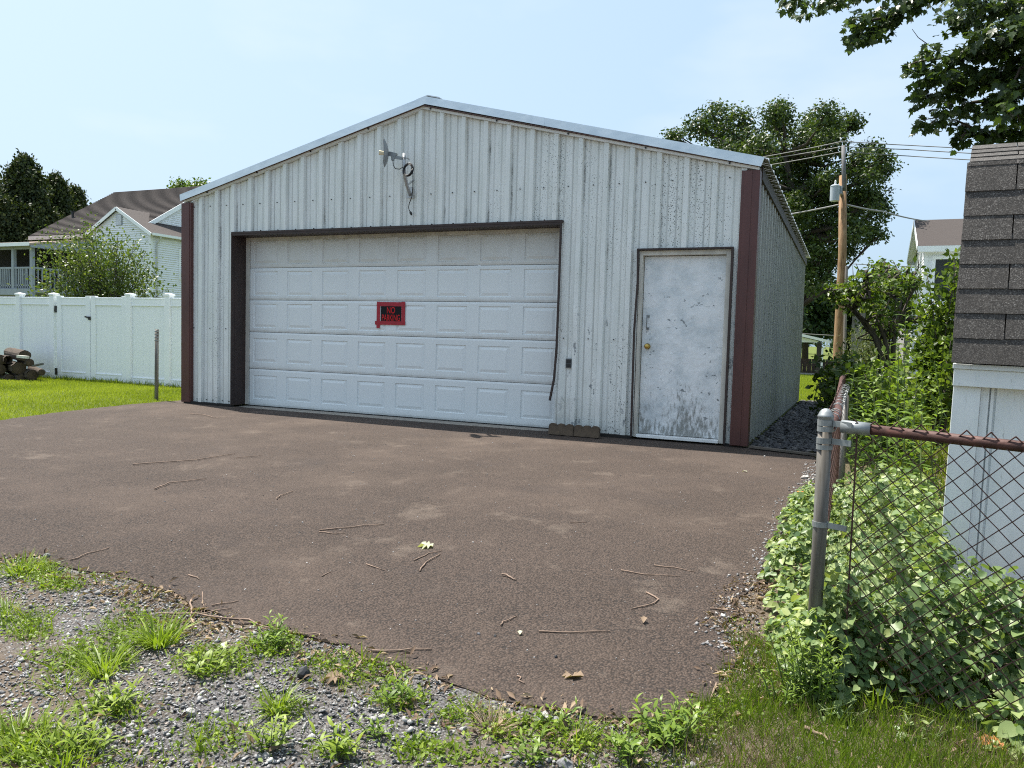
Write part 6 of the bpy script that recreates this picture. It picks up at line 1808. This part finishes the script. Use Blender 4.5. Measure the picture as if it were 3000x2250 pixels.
for a_ in [(2340, 2040, .30, 260, 'yellow green leafy weed below the vine fringe by the corner post', None, .042, .10, 12), (2392, 2062, .36, 300, 'green leafy weed standing in front of the corner post foot', None, .045, .09, 12), (2290, 2060, .14, 120, 'low yellowish weed at the driveway end beside the litter', None, .035, .09, 9)]: spiky_weed(*a_)

# twigs on the asphalt
def twig(L, r_, lab):
    P3 = [on_ground(u, v, TH) + np.array([0, 0, r_ * .7]) for u, v in L]
    o0 = P3[0].copy()
    fine = []
    for a, c in zip(P3, P3[1:]):
        for s in (0, .33, .66): fine.append(a + (c - a) * s + np.array([0, 0, random.uniform(0, r_ * .8)]) + rng.normal(size=3) * np.array([.004, .004, 0]))
    fine.append(P3[-1])
    o = MB().tube([p - o0 for p in fine], list(np.linspace(r_ * .74, r_ * .40, len(fine))), 6).build('fallen_twig', M_TWIG, smooth=True)
    o.location = o0
    tag(o, lab, 'twig', 'fallen twigs on the driveway')
k7 = lambda L: [(1000 + a / 1.58, 1400 + b_ / 1.58) for a, b_ in L]
k6 = lambda L: [(a / 1.843, 1600 + b_ / 1.843) for a, b_ in L]
k2 = lambda L: [(a * 1.3562, b_ * 1.3562) for a, b_ in L]
for L, r_, lab in [
    (k2([(285, 1005), (420, 995), (507, 981)]), .007, 'longest thin twig on the far left asphalt in front of the door'),
    (k2([(510, 990), (565, 985)]), .005, 'short twig just right of the longest far twig'),
    (k2([(333, 1058), (365, 1045), (445, 1035)]), .007, 'bent twig on the left asphalt below the longest twig'),
    (k2([(598, 1080), (605, 1072), (633, 1062)]), .006, 'hooked short twig in the left middle of the asphalt'),
    (k2([(690, 1147), (760, 1140), (830, 1134)]), .006, 'upper twig of the crossed pair in the middle of the driveway'),
    (k2([(690, 1150), (720, 1154), (745, 1153)]), .005, 'lower short twig of the crossed pair in the middle'),
    (k7([(335, 385), (410, 350), (465, 338)]), .0045, 'straight twig beside the pale maple leaf'),
    (k7([(367, 435), (385, 395), (458, 355)]), .006, 'curved twig under the pale maple leaf'),
    (k7([(115, 402), (200, 430)]), .0045, 'short slanting twig left of the curved twig'),
    (k7([(740, 455), (775, 460), (810, 477)]), .008, 'thick dark curled bark strip in mid driveway'),
    (k7([(1295, 430), (1400, 450), (1570, 458)]), .0045, 'long thin twig on the right half of the asphalt'),
    (k7([(1450, 408), (1540, 418), (1640, 438)]), .0045, 'thin twig just above the long right hand twig'),
    (k7([(1405, 533), (1470, 565), (1440, 590), (1340, 610)]), .006, 'sharply bent twig shaped like an arrow head'),
    (k7([(738, 688), (765, 665), (812, 643)]), .005, 'short curved twig low in the middle of the driveway'),
    (k7([(915, 715), (1060, 720), (1245, 714)]), .005, 'long straight twig lying level low on the driveway'),
    (k7([(140, 805), (270, 805), (420, 797)]), .006, 'forked straight twig near the front edge of the asphalt'),
    (k7([(820, 920), (825, 945), (850, 955)]), .004, 'tiny hooked twig close to the front edge'),
    (k7([(1710, 608), (1800, 615), (1920, 632)]), .005, 'twig running into the litter at the right edge'),
    (k7([(415, 905), (440, 860)]), .0035, 'small upright looking twig next to the forked twig'),
    (k7([(1060, 210), (1135, 207)]), .0045, 'short level twig in the upper right of the asphalt'),
    (k6([(870, 372), (1020, 375), (1180, 392), (1340, 405), (1420, 440), (1600, 475), (1750, 485)]), .0065, 'long crooked branch along the front edge of the asphalt'),
    (k6([(1030, 300), (1035, 350), (1028, 395)]), .007, 'stubby upright stick at the left end of the crooked branch'),
    (k6([(1090, 250), (1105, 375)]), .003, 'thin straw stalk next to the stubby stick'),
    (k6([(385, 80), (480, 45), (590, 10)]), .005, 'twig on the asphalt near the left border'),
    (k6([(1020, 158), (1075, 182)]), .005, 'small curved twig above the crooked branch'),
    (k6([(1740, 165), (1790, 140)]), .004, 'tiny twig near the rusty stain left of centre'),
    (k6([(1150, 325), (1290, 297)]), .0045, 'upper thin twig above the crooked branch'),
    (k6([(1110, 365), (1250, 338)]), .0045, 'lower thin twig touching the crooked branch'),
    (k6([(570, 210), (640, 235)]), .005, 'pale stick on the gravel edge at the left'),
    (k6([(250, 155), (400, 185)]), .005, 'reddish stick by the black stone at the left border'),
    (k6([(2120, 660), (2145, 735)]), .006, 'stick pointing at the viewer in the verge weeds'),
    ([(2352, 2140), (2400, 2160), (2450, 2180)], .010, 'thick dead stick in the grass at the lower right'),
    (k7([(1735, 955), (1700, 1045)]), .006, 'upright stick in the litter at the right corner of the asphalt'),
    ([(555, 1213), (600, 1216), (625, 1224), (640, 1226)], .006, 'twig lying near the left corner of the garage')]: twig(L, r_, lab)

# fallen leaves
def fallen(u, v, size, shape, m, ang, lab, tint=.6):
    g = on_ground(u, v, TH) + np.array([0, 0, .008])
    b0, tri = shape; b1 = b0.copy(); b1[:, 2] = b1[:, 2] * 2.5 + rng.normal(0, .04, len(b1))
    o = put('fallen_leaf', fast_mesh('fallen_leaf', b1 * size, tri, m, np.full(len(tri), tint)), None, g, (random.uniform(-.25, .25), random.uniform(-.25, .25), ang))
    tag(o, lab, 'leaf', 'fallen leaves')
M_ORANGE = leaf_mat('orange_leaf', (.30, .10, .035), (.42, .17, .06), (.5, .25, .1), .25, .6)
M_PALE = leaf_mat('pale_leaf', (.30, .32, .20), (.42, .44, .30), (.5, .5, .4), .2, .6)
for a_ in [(1268, 1604, .09, MAPLE, M_PALE, 1.9, 'pale upturned maple leaf in the middle of the driveway'), (1523, 1864, .035, RHOMB, M_PALE, .4, 'tiny pale leaf low on the driveway'),
           (1690, 1992, .085, MAPLE, M_STRAW, .8, 'brown shrivelled leaf near the front edge of the driveway'), (2930, 2178, .085, MAPLE, M_ORANGE, 2.4, 'curled orange leaf on the grass at the lower right'),
           (2190, 1385, .08, LANCE, M_PALE, .9, 'cream curled strip on the asphalt near the right edge'), (1000, 1990, .07, MAPLE, M_STRAW, 2, 'dry brown leaf on the verge weeds'), (660, 1905, .06, RHOMB, M_PALE, 1.2, 'pale dry leaf in the weeds by the crooked branch'),
           (1885, 1830, .05, RHOMB, M_STRAW, .2, 'small dry leaf on the right half of the asphalt'), (2180, 2105, .05, RHOMB, M_STRAW, 2.2, 'dry leaf in the litter at the right corner of the driveway')]: fallen(*a_)
# single stones
def rock(u, v, r_, lab, m, flat=.7):
    g = on_ground(u, v, TH if inside(*on_ground(u, v)[:2])[0] else 0)
    bm = bmesh.new(); bmesh.ops.create_icosphere(bm, subdivisions=1 if r_ < .017 else 2, radius=r_)
    for w in bm.verts:
        w.co *= 1 + .9 * (vnoise(w.co.x / r_ + u, w.co.y / r_ + w.co.z / r_ * 1.7 + v, 1.1) - .5) + random.uniform(-.13, .13); w.co.z *= flat; w.co.y *= .72
    me = bpy.data.meshes.new('stone'); bm.to_mesh(me); bm.free(); me.materials.append(m)
    o = put('stone', me, None, g + np.array([0, 0, r_ * flat * .55]), (random.uniform(-.3, .3), random.uniform(-.3, .3), random.random() * 6))
    tag(o, lab, 'stone', 'single stones on the verge')
M_ST1 = plain('grey_stone', (.17, .17, .18), .85, 0, .3, 40); M_ST2 = plain('black_stone', (.030, .032, .036), .7, 0, .3, 30); M_ST3 = plain('pale_stone', (.40, .38, .36), .85, 0, .15, 40)
for a_ in [(893, 1985, .026, 'pointed black stone in the verge weeds', M_ST2, 1.0), (175, 1677, .020, 'black stone on the left driveway border', M_ST2, .8), (1595, 2105, .022, 'pale grey stone on the front lip of the driveway', M_ST3), (1575, 2118, .018, 'rounded grey stone beside the pale stone', M_ST1), (1630, 2118, .018, 'grey stone right of the pale stone', M_ST1),
           (1650, 2245, .024, 'grey stone on the bottom edge of the picture', M_ST1), (2075, 2098, .018, 'flat pale stone by the right corner of the driveway', M_ST3), (1450, 1864, .010, 'small dark stone low on the driveway', M_ST2), (1402, 1858, .008, 'smaller bluish stone left of the small dark stone', M_ST1),
           (1628, 1926, .009, 'dark pebble near the front of the driveway', M_ST2), (2358, 1402, .03, 'pale stone at the end of the shadow near the fence', M_ST3), (2375, 1432, .026, 'second pale stone below the shadow near the fence', M_ST3), (1120, 2105, .016, 'whitish stone in grey gravel', M_ST3), (560, 2092, .018, 'pale lump of stone in the gravel patch', M_ST3), (2240, 1338, .012, 'small white stone in the shade line', M_ST3), (137, 1632, .018, 'flat grey stone at the top of the left border', M_ST1)]: rock(*a_)
# orange block half hidden in the vines
g = on_ground(2352, 1462)
br_ = thing('orange_brick', 'orange brick half buried in the vines at the driveway edge', 'brick', g + np.array([0, 0, .0]), (0, 0, .15))
MB().box((-.045, -.02, -.02), (.075, .03, .055)).build('brick_body', plain('orange_clay', (.55, .20, .03), .85, 0, .35, 40, (1, 1, 1), .3, 80), br_, bevel=.004)
# thin timber lying at the foot of the slate strip
g = on_ground(2235, 1318)
tm = thing('thin_board', 'thin weathered board lying along the foot of the slate strip', 'board', (7.86, -.06, G(8, 0)))
MB().beam((-.05, 0, .03), (.62, -.16, .02), .07, .02).build('board_body', plain('dark_board', (.10, .085, .07), .9, 0, .3), tm)
